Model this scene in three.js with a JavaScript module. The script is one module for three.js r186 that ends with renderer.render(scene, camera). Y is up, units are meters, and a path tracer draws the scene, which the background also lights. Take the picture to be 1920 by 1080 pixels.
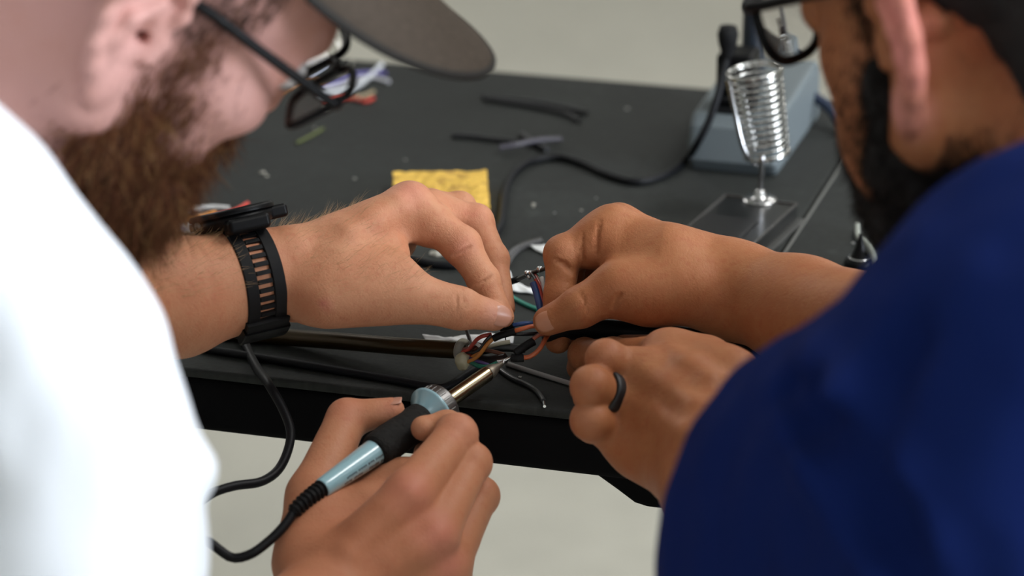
import * as THREE from 'three';
import { RoundedBoxGeometry } from 'three/addons/geometries/RoundedBoxGeometry.js';
import { mergeGeometries, mergeVertices } from 'three/addons/utils/BufferGeometryUtils.js';
import { RectAreaLightUniformsLib } from 'three/addons/lights/RectAreaLightUniformsLib.js';
RectAreaLightUniformsLib.init();

// ---------------------------------------------------------------- camera, light, exposure
const scene = new THREE.Scene();
scene.background = new THREE.Color(0x050505);
const F = 5900, PITCH = 20 * Math.PI / 180, TABLE_Y = 0.78, EYE_Y = 0.78 + 2 * Math.sin(PITCH);
const camera = new THREE.PerspectiveCamera(2 * Math.atan(540 / F) * 180 / Math.PI, 1920 / 1080, 0.05, 40);
camera.position.set(0, EYE_Y, 0);
camera.rotation.set(-PITCH, 0, 0);
camera.focus = 1.83;
camera.userData.fStop = 5.2;
camera.updateMatrixWorld(true);
scene.add(camera);
const renderer = new THREE.WebGLRenderer({ antialias: true });
renderer.toneMapping = THREE.LinearToneMapping;
renderer.toneMappingExposure = 0.37;
renderer.shadowMap.enabled = true;
const CEIL = 2.75;
// ceiling panels [x, z, width, depth, intensity]
const PANELS = [
  [1.25, -1.95, 0.6, 1.2, 32], [0.8, -0.7, 0.6, 1.2, 3],
  [-1.6, -4.8, 0.6, 1.2, 32], [1.6, -5.0, 0.6, 1.2, 26], [-1.0, 1.6, 0.6, 1.2, 6],
];
// daylight window in the right wall, behind the camera: [z, y, width, height, intensity]
const WINDOW = [0.5, 1.6, 2.0, 1.5, 75];

// ---------------------------------------------------------------- small helpers
const V = (x, y, z) => new THREE.Vector3(x, y, z);
const SP = Math.sin(PITCH), CP = Math.cos(PITCH);
// a point of the photograph at a depth (metres along the view) as a place in the room
function P(px, py, d) {
  const x = (px - 960) / F * d, y = -(py - 540) / F * d;
  return V(x, EYE_Y + y * CP - d * SP, -y * SP - d * CP);
}
// where the sight line of a point meets the plane h above the bench top
function T(px, py, h = 0) {
  const v = (py - 540) / F;
  return P(px, py, (EYE_Y - TABLE_Y - h) / (SP + v * CP));
}
let seed = 12345;
const rnd = () => { seed = (seed * 1664525 + 1013904223) >>> 0; return seed / 4294967296; };
const rr = (a, b) => a + (b - a) * rnd();
function hash3(i, j, k) {
  let h = (i * 374761393 + j * 668265263 + k * 2147483647) | 0;
  h = Math.imul(h ^ (h >>> 13), 1274126177); h ^= h >>> 16;
  return ((h >>> 0) & 0xffffff) / 0xffffff;
}
function noise(x, y, z) {
  const i = Math.floor(x), j = Math.floor(y), k = Math.floor(z);
  let u = x - i, v = y - j, w = z - k;
  u = u * u * (3 - 2 * u); v = v * v * (3 - 2 * v); w = w * w * (3 - 2 * w);
  const L = (a, b, t) => a + (b - a) * t;
  return L(L(L(hash3(i, j, k), hash3(i + 1, j, k), u), L(hash3(i, j + 1, k), hash3(i + 1, j + 1, k), u), v),
    L(L(hash3(i, j, k + 1), hash3(i + 1, j, k + 1), u), L(hash3(i, j + 1, k + 1), hash3(i + 1, j + 1, k + 1), u), v), w) * 2 - 1;
}
const clamp = (x, a, b) => Math.min(b, Math.max(a, x));
const sstep = (a, b, x) => { const t = clamp((x - a) / (b - a), 0, 1); return t * t * (3 - 2 * t); };

// ---------------------------------------------------------------- things and parts
const used = {};
function numbered(n) {
  used[n] = (used[n] ?? -1) + 1;
  return used[n] ? n + '_' + String(used[n]).padStart(3, '0') : n;
}
function thing(name, label, category, base, group) {
  const o = new THREE.Group(); o.name = numbered(name); o.position.copy(base); scene.add(o);
  o.userData = { label, category }; if (group) o.userData.group = group;
  return o;
}
// geometry comes in room coordinates and is moved into its parent's
function part(name, geo, mat, parent, kind) {
  const m = new THREE.Mesh(geo, mat); m.name = name; m.castShadow = m.receiveShadow = true;
  let p = parent; const off = V(0, 0, 0);
  while (p && p !== scene) { off.add(p.position); geo.translate(-p.position.x, -p.position.y, -p.position.z); p = p.parent; }
  geo.userData.off = off; parent.add(m); if (kind) m.userData.kind = kind;
  return m;
}
// a thing of one mesh
function single(name, label, category, geo, mat, group) {
  geo.computeBoundingBox(); const b = geo.boundingBox, base = V((b.min.x + b.max.x) / 2, b.min.y, (b.min.z + b.max.z) / 2);
  geo.translate(-base.x, -base.y, -base.z);
  const m = new THREE.Mesh(geo, mat); m.name = numbered(name); m.position.copy(base); m.castShadow = m.receiveShadow = true;
  m.userData = { label, category }; if (group) m.userData.group = group;
  scene.add(m); return m;
}
function structure(name, geo, mat) {
  const m = new THREE.Mesh(geo, mat); m.name = name; m.castShadow = m.receiveShadow = true; m.userData = { kind: 'structure' };
  scene.add(m); return m;
}
const merge = (a) => mergeGeometries(a.map((g) => {
  const h = g.index ? g.toNonIndexed() : g.clone();
  for (const k of Object.keys(h.attributes)) if (!['position', 'normal', 'uv'].includes(k)) h.deleteAttribute(k);
  return h;
}));
// tube through points; radius a number or a function of 0..1; closed ends
function tube(pts, r, sides = 10, per = 8, caps = true) {
  const c = new THREE.CatmullRomCurve3(pts, false, 'centripetal'), n = Math.max(2, Math.round((pts.length - 1) * per));
  const fr = c.computeFrenetFrames(n, false), pos = [], nor = [], uv = [], idx = [], R = typeof r === 'function' ? r : () => r, len = c.getLength();
  for (let i = 0; i <= n; i++) {
    const p = c.getPointAt(i / n), rad = R(i / n);
    for (let j = 0; j <= sides; j++) {
      const a = j / sides * Math.PI * 2, nx = fr.normals[i].clone().multiplyScalar(Math.cos(a)).addScaledVector(fr.binormals[i], Math.sin(a));
      pos.push(p.x + nx.x * rad, p.y + nx.y * rad, p.z + nx.z * rad); nor.push(nx.x, nx.y, nx.z); uv.push(i / n * len, j / sides * Math.PI * 2 * rad);
      if (i < n && j < sides) { const q = i * (sides + 1) + j; idx.push(q, q + 1, q + sides + 1, q + 1, q + sides + 2, q + sides + 1); }
    }
  }
  if (caps) for (const e of [0, n]) {
    const p = c.getPointAt(e / n), t = c.getTangentAt(e / n).multiplyScalar(e ? 1 : -1), b = pos.length / 3;
    pos.push(p.x, p.y, p.z); nor.push(t.x, t.y, t.z); uv.push(0, 0);
    for (let j = 0; j <= sides; j++) { const q = (e * (sides + 1) + j) * 3; pos.push(pos[q], pos[q + 1], pos[q + 2]); nor.push(t.x, t.y, t.z); uv.push(0, 0); }
    for (let j = 0; j < sides; j++) e ? idx.push(b, b + 1 + j, b + 2 + j) : idx.push(b, b + 2 + j, b + 1 + j);
  }
  const g = new THREE.BufferGeometry();
  g.setAttribute('position', new THREE.Float32BufferAttribute(pos, 3)); g.setAttribute('normal', new THREE.Float32BufferAttribute(nor, 3));
  g.setAttribute('uv', new THREE.Float32BufferAttribute(uv, 2)); g.setIndex(idx);
  return g;
}
// lathe profile [[r, along] ...] set from a along the axis to b (metres)
function turned(profile, a, b, seg = 40) {
  const g = new THREE.LatheGeometry(profile.map(([r, y]) => new THREE.Vector2(r, y)), seg);
  const q = new THREE.Quaternion().setFromUnitVectors(V(0, 1, 0), b.clone().sub(a).normalize());
  g.applyQuaternion(q); g.translate(a.x, a.y, a.z); return g;
}
function boxAt(w, h, d, r, m) { const g = new RoundedBoxGeometry(w, h, d, 3, r); g.applyMatrix4(m); return g; }
function basis(x, y, z, o) { return new THREE.Matrix4().makeBasis(x, y, z).setPosition(o); }

// ---------------------------------------------------------------- textures
function noiseTexture(size, fn, color = false) {
  const a = new Uint8Array(size * size * 4);
  for (let j = 0; j < size; j++) for (let i = 0; i < size; i++) {
    const c = fn(i / size, j / size, i, j), k = (j * size + i) * 4;
    if (Array.isArray(c)) { a[k] = c[0]; a[k + 1] = c[1]; a[k + 2] = c[2]; } else a[k] = a[k + 1] = a[k + 2] = clamp(c, 0, 1) * 255;
    a[k + 3] = 255;
  }
  const t = new THREE.DataTexture(a, size, size); t.wrapS = t.wrapT = THREE.RepeatWrapping; t.magFilter = t.minFilter = THREE.LinearFilter;
  if (color) t.colorSpace = THREE.SRGBColorSpace; t.needsUpdate = true; return t;
}
// noise that repeats over the tile
function tile(u, v, f, z) {
  const a = u * f, b = v * f, s = (x, y) => noise(x, y, z), tu = u, tv = v;
  return s(a, b) * (1 - tu) * (1 - tv) + s(a - f, b) * tu * (1 - tv) + s(a, b - f) * (1 - tu) * tv + s(a - f, b - f) * tu * tv;
}
const rep = (t, m) => { const c = t.clone(); c.repeat.set(1 / m, 1 / m); c.needsUpdate = true; return c; };
const std = (o) => new THREE.MeshStandardMaterial(o);
const phy = (o) => new THREE.MeshPhysicalMaterial(o);
const lin = (r, g, b) => new THREE.Color().setRGB(r, g, b);
// ---------------------------------------------------------------- bodies: a smooth field of joined tapered limbs, meshed on a sparse grid
const smin = (a, b, k) => { const h = Math.max(k - Math.abs(a - b), 0) / k; return Math.min(a, b) - h * h * k * 0.25; };
const smax = (a, b, k) => -smin(-a, -b, k);
function capsule(a, b, ra, rb) {
  const ax = a.x, ay = a.y, az = a.z, bx = b.x - ax, by = b.y - ay, bz = b.z - az, L = 1 / Math.max(bx * bx + by * by + bz * bz, 1e-12), dr = rb - ra;
  return (x, y, z) => {
    x -= ax; y -= ay; z -= az;
    let t = (x * bx + y * by + z * bz) * L; t = t < 0 ? 0 : t > 1 ? 1 : t;
    const dx = x - bx * t, dy = y - by * t, dz = z - bz * t;
    return Math.sqrt(dx * dx + dy * dy + dz * dz) - ra - dr * t;
  };
}
// ellipsoid with axes given as unit vectors
function ellipsoid(c, r, X = V(1, 0, 0), Y = V(0, 1, 0), Z = V(0, 0, 1)) {
  const [a, b, d] = r;
  return (x, y, z) => {
    x -= c.x; y -= c.y; z -= c.z;
    const u = x * X.x + y * X.y + z * X.z, v = x * Y.x + y * Y.y + z * Y.z, w = x * Z.x + y * Z.y + z * Z.z;
    const k0 = Math.sqrt(u * u / (a * a) + v * v / (b * b) + w * w / (d * d)), k1 = Math.sqrt(u * u / (a * a * a * a) + v * v / (b * b * b * b) + w * w / (d * d * d * d));
    return k1 < 1e-9 ? -Math.min(a, b, d) : k0 * (k0 - 1) / k1;
  };
}
class Field {
  constructor() { this.groups = []; this.subs = []; this.warp = null; this.warpMost = 0; }
  group(K) { const g = { K, prims: [] }; this.groups.push(g); return g; }
  static add(g, f, k) { g.prims.push({ f, k }); }
  sub(f, k) { this.subs.push({ f, k }); }
  // the prims that matter within r of a point
  near(x, y, z, r) {
    const ds = []; let m = 1e9;
    for (const g of this.groups) for (const p of g.prims) { const d = p.f(x, y, z); ds.push(d); if (d < m) m = d; }
    const out = []; let n = 0;
    for (const g of this.groups) {
      const keep = [];
      for (const p of g.prims) if (ds[n++] < m + 2.2 * r + 1.2 * Math.max(p.k, g.K) + 0.004) keep.push(p);
      if (keep.length) out.push({ K: g.K, prims: keep });
    }
    const subs = this.subs.filter((s) => Math.abs(s.f(x, y, z)) < 1.2 * r + s.k + 0.004 || s.f(x, y, z) < 0);
    return { min: m, groups: out, subs };
  }
  static value(set, x, y, z) {
    let v = 1e3;
    for (const g of set.groups) {
      let w = 1e3;
      for (const p of g.prims) w = smin(w, p.f(x, y, z), p.k);
      v = smin(v, w, g.K);
    }
    for (const s of set.subs) v = smax(v, -s.f(x, y, z), s.k);
    return v;
  }
  // first point of the surface along the sight line of a point of the photograph
  hit(px, py, from = 1.0) {
    const o = P(px, py, from), d = P(px, py, from + 1).sub(o).normalize();
    for (let t = 0, i = 0; i < 200 && t < 1.2; i++) { const v = Field.value({ groups: this.groups, subs: this.subs }, o.x + d.x * t, o.y + d.y * t, o.z + d.z * t); if (v < 0.0002) return o.addScaledVector(d, t); t += Math.max(v * 0.8, 0.0002); }
    return null;
  }
  at(set, x, y, z) { const v = Field.value(set, x, y, z); return this.warp ? v - this.warp(x, y, z, v) : v; }
  mesh(lo, hi, h, paint, uvScale = 1) {
    const N = 8, B = N * h, slack = this.warpMost + 2 * h, blocks = new Map(), key = (i, j, k) => (i + 2048) * 16777216 + (j + 2048) * 4096 + (k + 2048);
    const S = 4, big = B * S, rb = big * 0.87, rs = B * 0.87;
    const n = [0, 1, 2].map((a) => Math.ceil((hi.getComponent(a) - lo.getComponent(a)) / big));
    for (let I = 0; I < n[0]; I++) for (let J = 0; J < n[1]; J++) for (let K = 0; K < n[2]; K++) {
      const cx = lo.x + (I + 0.5) * big, cy = lo.y + (J + 0.5) * big, cz = lo.z + (K + 0.5) * big, set = this.near(cx, cy, cz, rb);
      if (set.min > rb * 1.3 + slack + 0.02) continue;
      if (Field.value(set, cx, cy, cz) < -(rb * 1.6 + slack)) continue;
      for (let i = 0; i < S; i++) for (let j = 0; j < S; j++) for (let k = 0; k < S; k++) {
        const bi = I * S + i, bj = J * S + j, bk = K * S + k, x = lo.x + (bi + 0.5) * B, y = lo.y + (bj + 0.5) * B, z = lo.z + (bk + 0.5) * B;
        const v0 = Field.value(set, x, y, z);
        if (Math.abs(v0) > rs * 1.7 + slack) continue;
        const s2 = this.near(x, y, z, rs + slack), val = new Float32Array(N * N * N);
        let q = 0;
        for (let c = 0; c < N; c++) for (let b = 0; b < N; b++) for (let a = 0; a < N; a++) val[q++] = this.at(s2, lo.x + (bi * N + a) * h, lo.y + (bj * N + b) * h, lo.z + (bk * N + c) * h);
        blocks.set(key(bi, bj, bk), { val, bi, bj, bk, set: s2, vert: new Int32Array(N * N * N).fill(-1) });
      }
    }
    const get = (i, j, k, f) => {
      const b = blocks.get(key(i >> 3, j >> 3, k >> 3));
      return b ? b[f][(i & 7) + (j & 7) * 8 + (k & 7) * 64] : undefined;
    };
    const pos = [], nor = [], idx = [], e = [0, 0, 0, 0, 0, 0, 0, 0];
    const EDGES = [[0, 1], [2, 3], [4, 5], [6, 7], [0, 2], [1, 3], [4, 6], [5, 7], [0, 4], [1, 5], [2, 6], [3, 7]];
    for (const bl of blocks.values()) for (let c = 0; c < N; c++) for (let b = 0; b < N; b++) for (let a = 0; a < N; a++) {
      const i = bl.bi * N + a, j = bl.bj * N + b, k = bl.bk * N + c;
      let ok = true, mask = 0;
      if (a < 7 && b < 7 && c < 7) { const o = a + b * 8 + c * 64, v = bl.val; e[0] = v[o]; e[1] = v[o + 1]; e[2] = v[o + 8]; e[3] = v[o + 9]; e[4] = v[o + 64]; e[5] = v[o + 65]; e[6] = v[o + 72]; e[7] = v[o + 73]; }
      else for (let m = 0; m < 8 && ok; m++) { const v = get(i + (m & 1), j + (m >> 1 & 1), k + (m >> 2), 'val'); if (v === undefined) ok = false; else e[m] = v; }
      if (!ok) continue;
      for (let m = 0; m < 8; m++) if (e[m] < 0) mask |= 1 << m;
      if (mask === 0 || mask === 255) continue;
      let x = 0, y = 0, z = 0, cnt = 0;
      for (const [p, q] of EDGES) if ((mask >> p & 1) !== (mask >> q & 1)) {
        const t = e[p] / (e[p] - e[q]);
        x += (p & 1) + t * ((q & 1) - (p & 1)); y += (p >> 1 & 1) + t * ((q >> 1 & 1) - (p >> 1 & 1)); z += (p >> 2) + t * ((q >> 2) - (p >> 2)); cnt++;
      }
      x = lo.x + (i + x / cnt) * h; y = lo.y + (j + y / cnt) * h; z = lo.z + (k + z / cnt) * h;
      const s = h * 0.5, f1 = this.at(bl.set, x + s, y - s, z - s), f2 = this.at(bl.set, x - s, y - s, z + s), f3 = this.at(bl.set, x - s, y + s, z - s), f4 = this.at(bl.set, x + s, y + s, z + s);
      let gx = f1 - f2 - f3 + f4, gy = -f1 - f2 + f3 + f4, gz = -f1 + f2 - f3 + f4; const gl = Math.hypot(gx, gy, gz) || 1;
      const step = clamp((f1 + f2 + f3 + f4) / 4 / Math.max(gl / (4 * s), 0.4), -h * 0.5, h * 0.5);
      gx /= gl; gy /= gl; gz /= gl;
      bl.vert[a + b * 8 + c * 64] = pos.length / 3;
      pos.push(x - gx * step * 0.7, y - gy * step * 0.7, z - gz * step * 0.7); nor.push(gx, gy, gz);
    }
    const quad = (p, q, r, s, flip) => { if (p < 0 || q < 0 || r < 0 || s < 0 || p === undefined || q === undefined || r === undefined || s === undefined) return; flip ? idx.push(p, q, r, p, r, s) : idx.push(p, r, q, p, s, r); };
    for (const bl of blocks.values()) for (let c = 0; c < N; c++) for (let b = 0; b < N; b++) for (let a = 0; a < N; a++) {
      const i = bl.bi * N + a, j = bl.bj * N + b, k = bl.bk * N + c, v0 = bl.val[a + b * 8 + c * 64] < 0;
      const vx = get(i + 1, j, k, 'val'), vy = get(i, j + 1, k, 'val'), vz = get(i, j, k + 1, 'val'), G = (x, y, z) => get(x, y, z, 'vert');
      if (vx !== undefined && (vx < 0) !== v0) quad(G(i, j, k), G(i, j - 1, k), G(i, j - 1, k - 1), G(i, j, k - 1), v0);
      if (vy !== undefined && (vy < 0) !== v0) quad(G(i, j, k), G(i, j, k - 1), G(i - 1, j, k - 1), G(i - 1, j, k), v0);
      if (vz !== undefined && (vz < 0) !== v0) quad(G(i, j, k), G(i - 1, j, k), G(i - 1, j - 1, k), G(i, j - 1, k), v0);
    }
    return finish(pos, nor, idx, paint, uvScale);
  }
}
// box-mapped uv in metres (vertices on a change of axis are doubled), colours painted per vertex
function finish(pos, nor, idx, paint, uvScale) {
  const P2 = [], N2 = [], U2 = [], C2 = [], I2 = [], map = new Map(), col = new THREE.Color();
  for (let t = 0; t < idx.length; t += 3) {
    let x = 0, y = 0, z = 0;
    for (let q = 0; q < 3; q++) { const v = idx[t + q] * 3; x += nor[v]; y += nor[v + 1]; z += nor[v + 2]; }
    x = Math.abs(x); y = Math.abs(y); z = Math.abs(z);
    const ax = x > y && x > z ? 0 : y > z ? 1 : 2;
    for (let q = 0; q < 3; q++) {
      const v = idx[t + q], k = v * 3 + ax;
      let m = map.get(k);
      if (m === undefined) {
        m = P2.length / 3; map.set(k, m);
        const X = pos[v * 3], Y = pos[v * 3 + 1], Z = pos[v * 3 + 2];
        P2.push(X, Y, Z); N2.push(nor[v * 3], nor[v * 3 + 1], nor[v * 3 + 2]);
        ax === 0 ? U2.push(Z * uvScale, Y * uvScale) : ax === 1 ? U2.push(X * uvScale, Z * uvScale) : U2.push(X * uvScale, Y * uvScale);
        if (paint) { paint(col, X, Y, Z, nor[v * 3], nor[v * 3 + 1], nor[v * 3 + 2]); C2.push(col.r, col.g, col.b); }
      }
      I2.push(m);
    }
  }
  const g = new THREE.BufferGeometry();
  g.setAttribute('position', new THREE.Float32BufferAttribute(P2, 3)); g.setAttribute('normal', new THREE.Float32BufferAttribute(N2, 3));
  g.setAttribute('uv', new THREE.Float32BufferAttribute(U2, 2)); if (paint) g.setAttribute('color', new THREE.Float32BufferAttribute(C2, 3));
  g.setIndex(I2); return g;
}
// hairs: thin tapered three-sided curved spikes; list of {p, dir, len, r, bend, c}
function strands(list) {
  const pos = [], nor = [], col = [], idx = [];
  const t = V(), s = V(), b = V();
  for (const q of list) {
    t.copy(q.dir).normalize(); s.set(t.y + 0.3, t.z - 0.2, t.x + 0.5).cross(t).normalize(); b.crossVectors(t, s);
    const base = pos.length / 3;
    for (let k = 0; k < 3; k++) {
      const u = k / 3, x = q.p.x + t.x * q.len * u + q.bend.x * u * u, y = q.p.y + t.y * q.len * u + q.bend.y * u * u, z = q.p.z + t.z * q.len * u + q.bend.z * u * u, r = q.r * (1 - u * 0.75);
      for (let j = 0; j < 3; j++) {
        const a = j * 2.0944, cx = Math.cos(a), sx = Math.sin(a), nx = s.x * cx + b.x * sx, ny = s.y * cx + b.y * sx, nz = s.z * cx + b.z * sx;
        pos.push(x + nx * r, y + ny * r, z + nz * r); nor.push(nx, ny, nz); col.push(q.c[0], q.c[1], q.c[2]);
      }
      if (k) for (let j = 0; j < 3; j++) { const A = base + (k - 1) * 3 + j, B = base + (k - 1) * 3 + (j + 1) % 3; idx.push(A, B, A + 3, B, B + 3, A + 3); }
    }
    const tip = pos.length / 3; pos.push(q.p.x + t.x * q.len + q.bend.x, q.p.y + t.y * q.len + q.bend.y, q.p.z + t.z * q.len + q.bend.z); nor.push(t.x, t.y, t.z); col.push(q.c[0], q.c[1], q.c[2]);
    for (let j = 0; j < 3; j++) idx.push(base + 6 + j, base + 6 + (j + 1) % 3, tip);
  }
  const g = new THREE.BufferGeometry();
  g.setAttribute('position', new THREE.Float32BufferAttribute(pos, 3)); g.setAttribute('normal', new THREE.Float32BufferAttribute(nor, 3)); g.setAttribute('color', new THREE.Float32BufferAttribute(col, 3)); g.setIndex(idx);
  return g;
}
// points spread over a mesh, kept with the chance that weight(p, n) gives
function scatter(geo, count, weight) {
  const p = geo.attributes.position.array, n = geo.attributes.normal.array, ix = geo.index.array, tri = ix.length / 3, cum = new Float64Array(tri), out = [];
  const a = V(), b = V(), c = V(), N = V(), off = geo.userData.off ?? V(0, 0, 0); let tot = 0;
  for (let t = 0; t < tri; t++) {
    a.fromArray(p, ix[t * 3] * 3); b.fromArray(p, ix[t * 3 + 1] * 3); c.fromArray(p, ix[t * 3 + 2] * 3); a.add(off); b.add(off); c.add(off);
    N.fromArray(n, ix[t * 3] * 3);
    const w = weight(a, N);
    tot += w > 0 ? w * b.clone().sub(a).cross(c.clone().sub(a)).length() : 0; cum[t] = tot;
  }
  if (!tot) return out;
  for (let q = 0; q < count; q++) {
    const x = rnd() * tot; let l = 0, h = tri - 1;
    while (l < h) { const m = (l + h) >> 1; cum[m] < x ? l = m + 1 : h = m; }
    let u = rnd(), v = rnd(); if (u + v > 1) { u = 1 - u; v = 1 - v; }
    a.fromArray(p, ix[l * 3] * 3).add(off); b.fromArray(p, ix[l * 3 + 1] * 3).add(off); c.fromArray(p, ix[l * 3 + 2] * 3).add(off);
    const pt = a.clone().multiplyScalar(1 - u - v).addScaledVector(b, u).addScaledVector(c, v);
    out.push({ p: pt, n: V().fromArray(n, ix[l * 3] * 3) });
  }
  return out;
}
// ---------------------------------------------------------------- the room
const fine = noiseTexture(256, (u, v) => 0.5 + 0.25 * tile(u, v, 24, 1) + 0.2 * tile(u, v, 60, 2) + 0.15 * tile(u, v, 120, 3));
const blotch = noiseTexture(256, (u, v) => { const n = 0.5 * tile(u, v, 5, 4) + 0.3 * tile(u, v, 13, 5) + 0.25 * tile(u, v, 50, 6); const b = 235 + 18 * n; return [b, b * 0.995, b * 0.98]; }, true);
const M = {
  floor: std({ color: lin(0.57, 0.56, 0.495), roughness: 0.75, map: rep(blotch, 1.6), bumpMap: rep(fine, 0.2), bumpScale: 0.0004 }),
  wall: std({ color: lin(0.55, 0.54, 0.5), roughness: 0.9, bumpMap: rep(fine, 0.2), bumpScale: 0.0005 }),
  ceiling: std({ color: lin(0.7, 0.7, 0.68), roughness: 0.95 }),
  panelGlow: std({ color: lin(0.8, 0.8, 0.8), emissive: lin(1, 0.98, 0.95), emissiveIntensity: 3 }),
  white: std({ color: lin(0.75, 0.75, 0.75), roughness: 0.4 }),
};
{
  const slab = (w, h, d, x, y, z) => { const g = new THREE.BoxGeometry(w, h, d); g.translate(x, y, z); const p = g.attributes.position, n = g.attributes.normal, u = g.attributes.uv;
    for (let i = 0; i < p.count; i++) { const ax = Math.abs(n.getX(i)) > 0.5 ? 0 : Math.abs(n.getY(i)) > 0.5 ? 1 : 2; u.setXY(i, ax === 0 ? p.getZ(i) : p.getX(i), ax === 1 ? p.getZ(i) : p.getY(i)); } return g; };
  const X = 4.2, Z0 = -8, Z1 = 3.4, zc = (Z0 + Z1) / 2, zl = Z1 - Z0;
  structure('floor', slab(2 * X + 0.4, 0.2, zl + 0.4, 0, -0.1, zc), M.floor);
  structure('ceiling', slab(2 * X + 0.4, 0.2, zl + 0.4, 0, CEIL + 0.1, zc), M.ceiling);
  structure('wall_left', slab(0.2, CEIL, zl, -X - 0.1, CEIL / 2, zc), M.wall);
  const [wz, wy, ww, wh, wI] = WINDOW, z1 = wz - ww / 2, z2 = wz + ww / 2, y1 = wy - wh / 2, y2 = wy + wh / 2;
  structure('wall_right', merge([slab(0.2, y1, zl, X + 0.1, y1 / 2, zc), slab(0.2, CEIL - y2, zl, X + 0.1, (CEIL + y2) / 2, zc), slab(0.2, wh, z1 - Z0, X + 0.1, wy, (Z0 + z1) / 2), slab(0.2, wh, Z1 - z2, X + 0.1, wy, (Z1 + z2) / 2)]), M.wall);
  const win = structure('window_1', slab(0.02, wh, ww, X + 0.12, wy, wz), std({ color: lin(0.8, 0.85, 0.9), emissive: lin(0.85, 0.95, 1.1), emissiveIntensity: 6 }));
  const fr = []; for (const z of [z1 + 0.03, wz, z2 - 0.03]) fr.push(slab(0.06, wh, 0.06, X + 0.07, wy, z)); for (const y of [y1 + 0.03, y2 - 0.03]) fr.push(slab(0.06, 0.06, ww, X + 0.07, y, wz));
  structure('trim_1', merge(fr), M.wall);
  const wl = new THREE.RectAreaLight(new THREE.Color(0.9, 0.97, 1.08), wI, ww, wh); wl.position.set(X + 0.03, wy, wz); wl.lookAt(0, wy, wz); wl.name = 'window_daylight'; scene.add(wl);
  structure('wall_back', slab(2 * X + 0.4, CEIL, 0.2, 0, CEIL / 2, Z0 - 0.1), M.wall);
  structure('wall_front', slab(2 * X + 0.4, CEIL, 0.2, 0, CEIL / 2, Z1 + 0.1), M.wall);
}
PANELS.forEach(([x, z, w, d, I], i) => {
  const t = thing('ceiling_light', ['white ceiling light panel above the right half of the bench', 'white ceiling light panel above the man in navy', 'white ceiling light panel over the far left floor', 'white ceiling light panel over the far right floor', 'white ceiling light panel at the rear of the room'][i], 'light', V(x, CEIL - 0.05, z));
  const fr = [];
  for (const s of [-1, 1]) { fr.push(new THREE.BoxGeometry(w + 0.04, 0.05, 0.02).translate(x, CEIL - 0.025, z + s * (d / 2 + 0.01))); fr.push(new THREE.BoxGeometry(0.02, 0.05, d).translate(x + s * (w / 2 + 0.01), CEIL - 0.025, z)); }
  part('frame', merge(fr), M.white, t);
  part('diffuser', new THREE.BoxGeometry(w, 0.01, d).translate(x, CEIL - 0.025, z), M.panelGlow, t);
  const l = new THREE.RectAreaLight(new THREE.Color(1, 0.98, 0.96), I, w, d); l.position.set(x, CEIL - 0.04, z); l.lookAt(x, 0, z); l.name = 'ceiling_light_glow'; scene.add(l);
});

// ---------------------------------------------------------------- the bench
const YAW = 16.5 * Math.PI / 180, EX = V(Math.cos(YAW), 0, Math.sin(YAW)), EW = V(Math.sin(YAW), 0, -Math.cos(YAW)), UP = V(0, 1, 0);
const front0 = T(700, 730), back0 = T(980, 137), depthBench = back0.clone().sub(front0).dot(EW);
const seam0 = T(1519, 390), seamX = seam0.clone().sub(front0).dot(EX);
const THICK = 0.041;
const W = (x, y, w) => front0.clone().addScaledVector(EX, x).addScaledVector(EW, w).add(V(0, y, 0)); // along the edge, up from the top, away
const grain = noiseTexture(512, (u, v) => { const n = 0.5 * tile(u, v, 6, 11) + 0.35 * tile(u, v, 40, 12) + 0.5 * tile(u, v, 150, 13); const s = tile(u, v, 30, 14) > 0.62 ? 12 : 0; const b = 62 + 13 * n + s; return [b * 0.97, b, b * 0.98]; }, true);
M.bench = phy({ specularIntensity: 0.6, color: lin(0.44, 0.46, 0.44), map: rep(grain, 0.35), roughness: 0.75, bumpMap: rep(fine, 0.05), bumpScale: 0.00025 });
M.benchEdge = phy({ color: lin(0.0025, 0.0025, 0.003), roughness: 0.9, specularIntensity: 0.25 });
M.blackMetal = std({ color: lin(0.012, 0.012, 0.013), roughness: 0.45, metalness: 0.2 });
function bench(name, label, x0, x1) {
  const t = thing(name, label, 'workbench', W((x0 + x1) / 2, -TABLE_Y, depthBench / 2).setY(0));
  const c = (y) => basis(EX, UP, EW.clone().negate(), W((x0 + x1) / 2, y, depthBench / 2));
  const lip = 0.004, top = boxAt(x1 - x0, 0.006, depthBench, 0.0025, c(-0.003)); const uv = top.attributes.uv, p = top.attributes.position;
  for (let i = 0; i < uv.count; i++) { const q = V().fromBufferAttribute(p, i).sub(front0); uv.setXY(i, q.dot(EX), q.dot(EW)); }
  part('tabletop', top, M.bench, t);
  part('edge_band', boxAt(x1 - x0 - lip, THICK - 0.006, depthBench - lip, 0.006, c(-0.006 - (THICK - 0.006) / 2)), M.benchEdge, t);
  return t;
}
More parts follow.
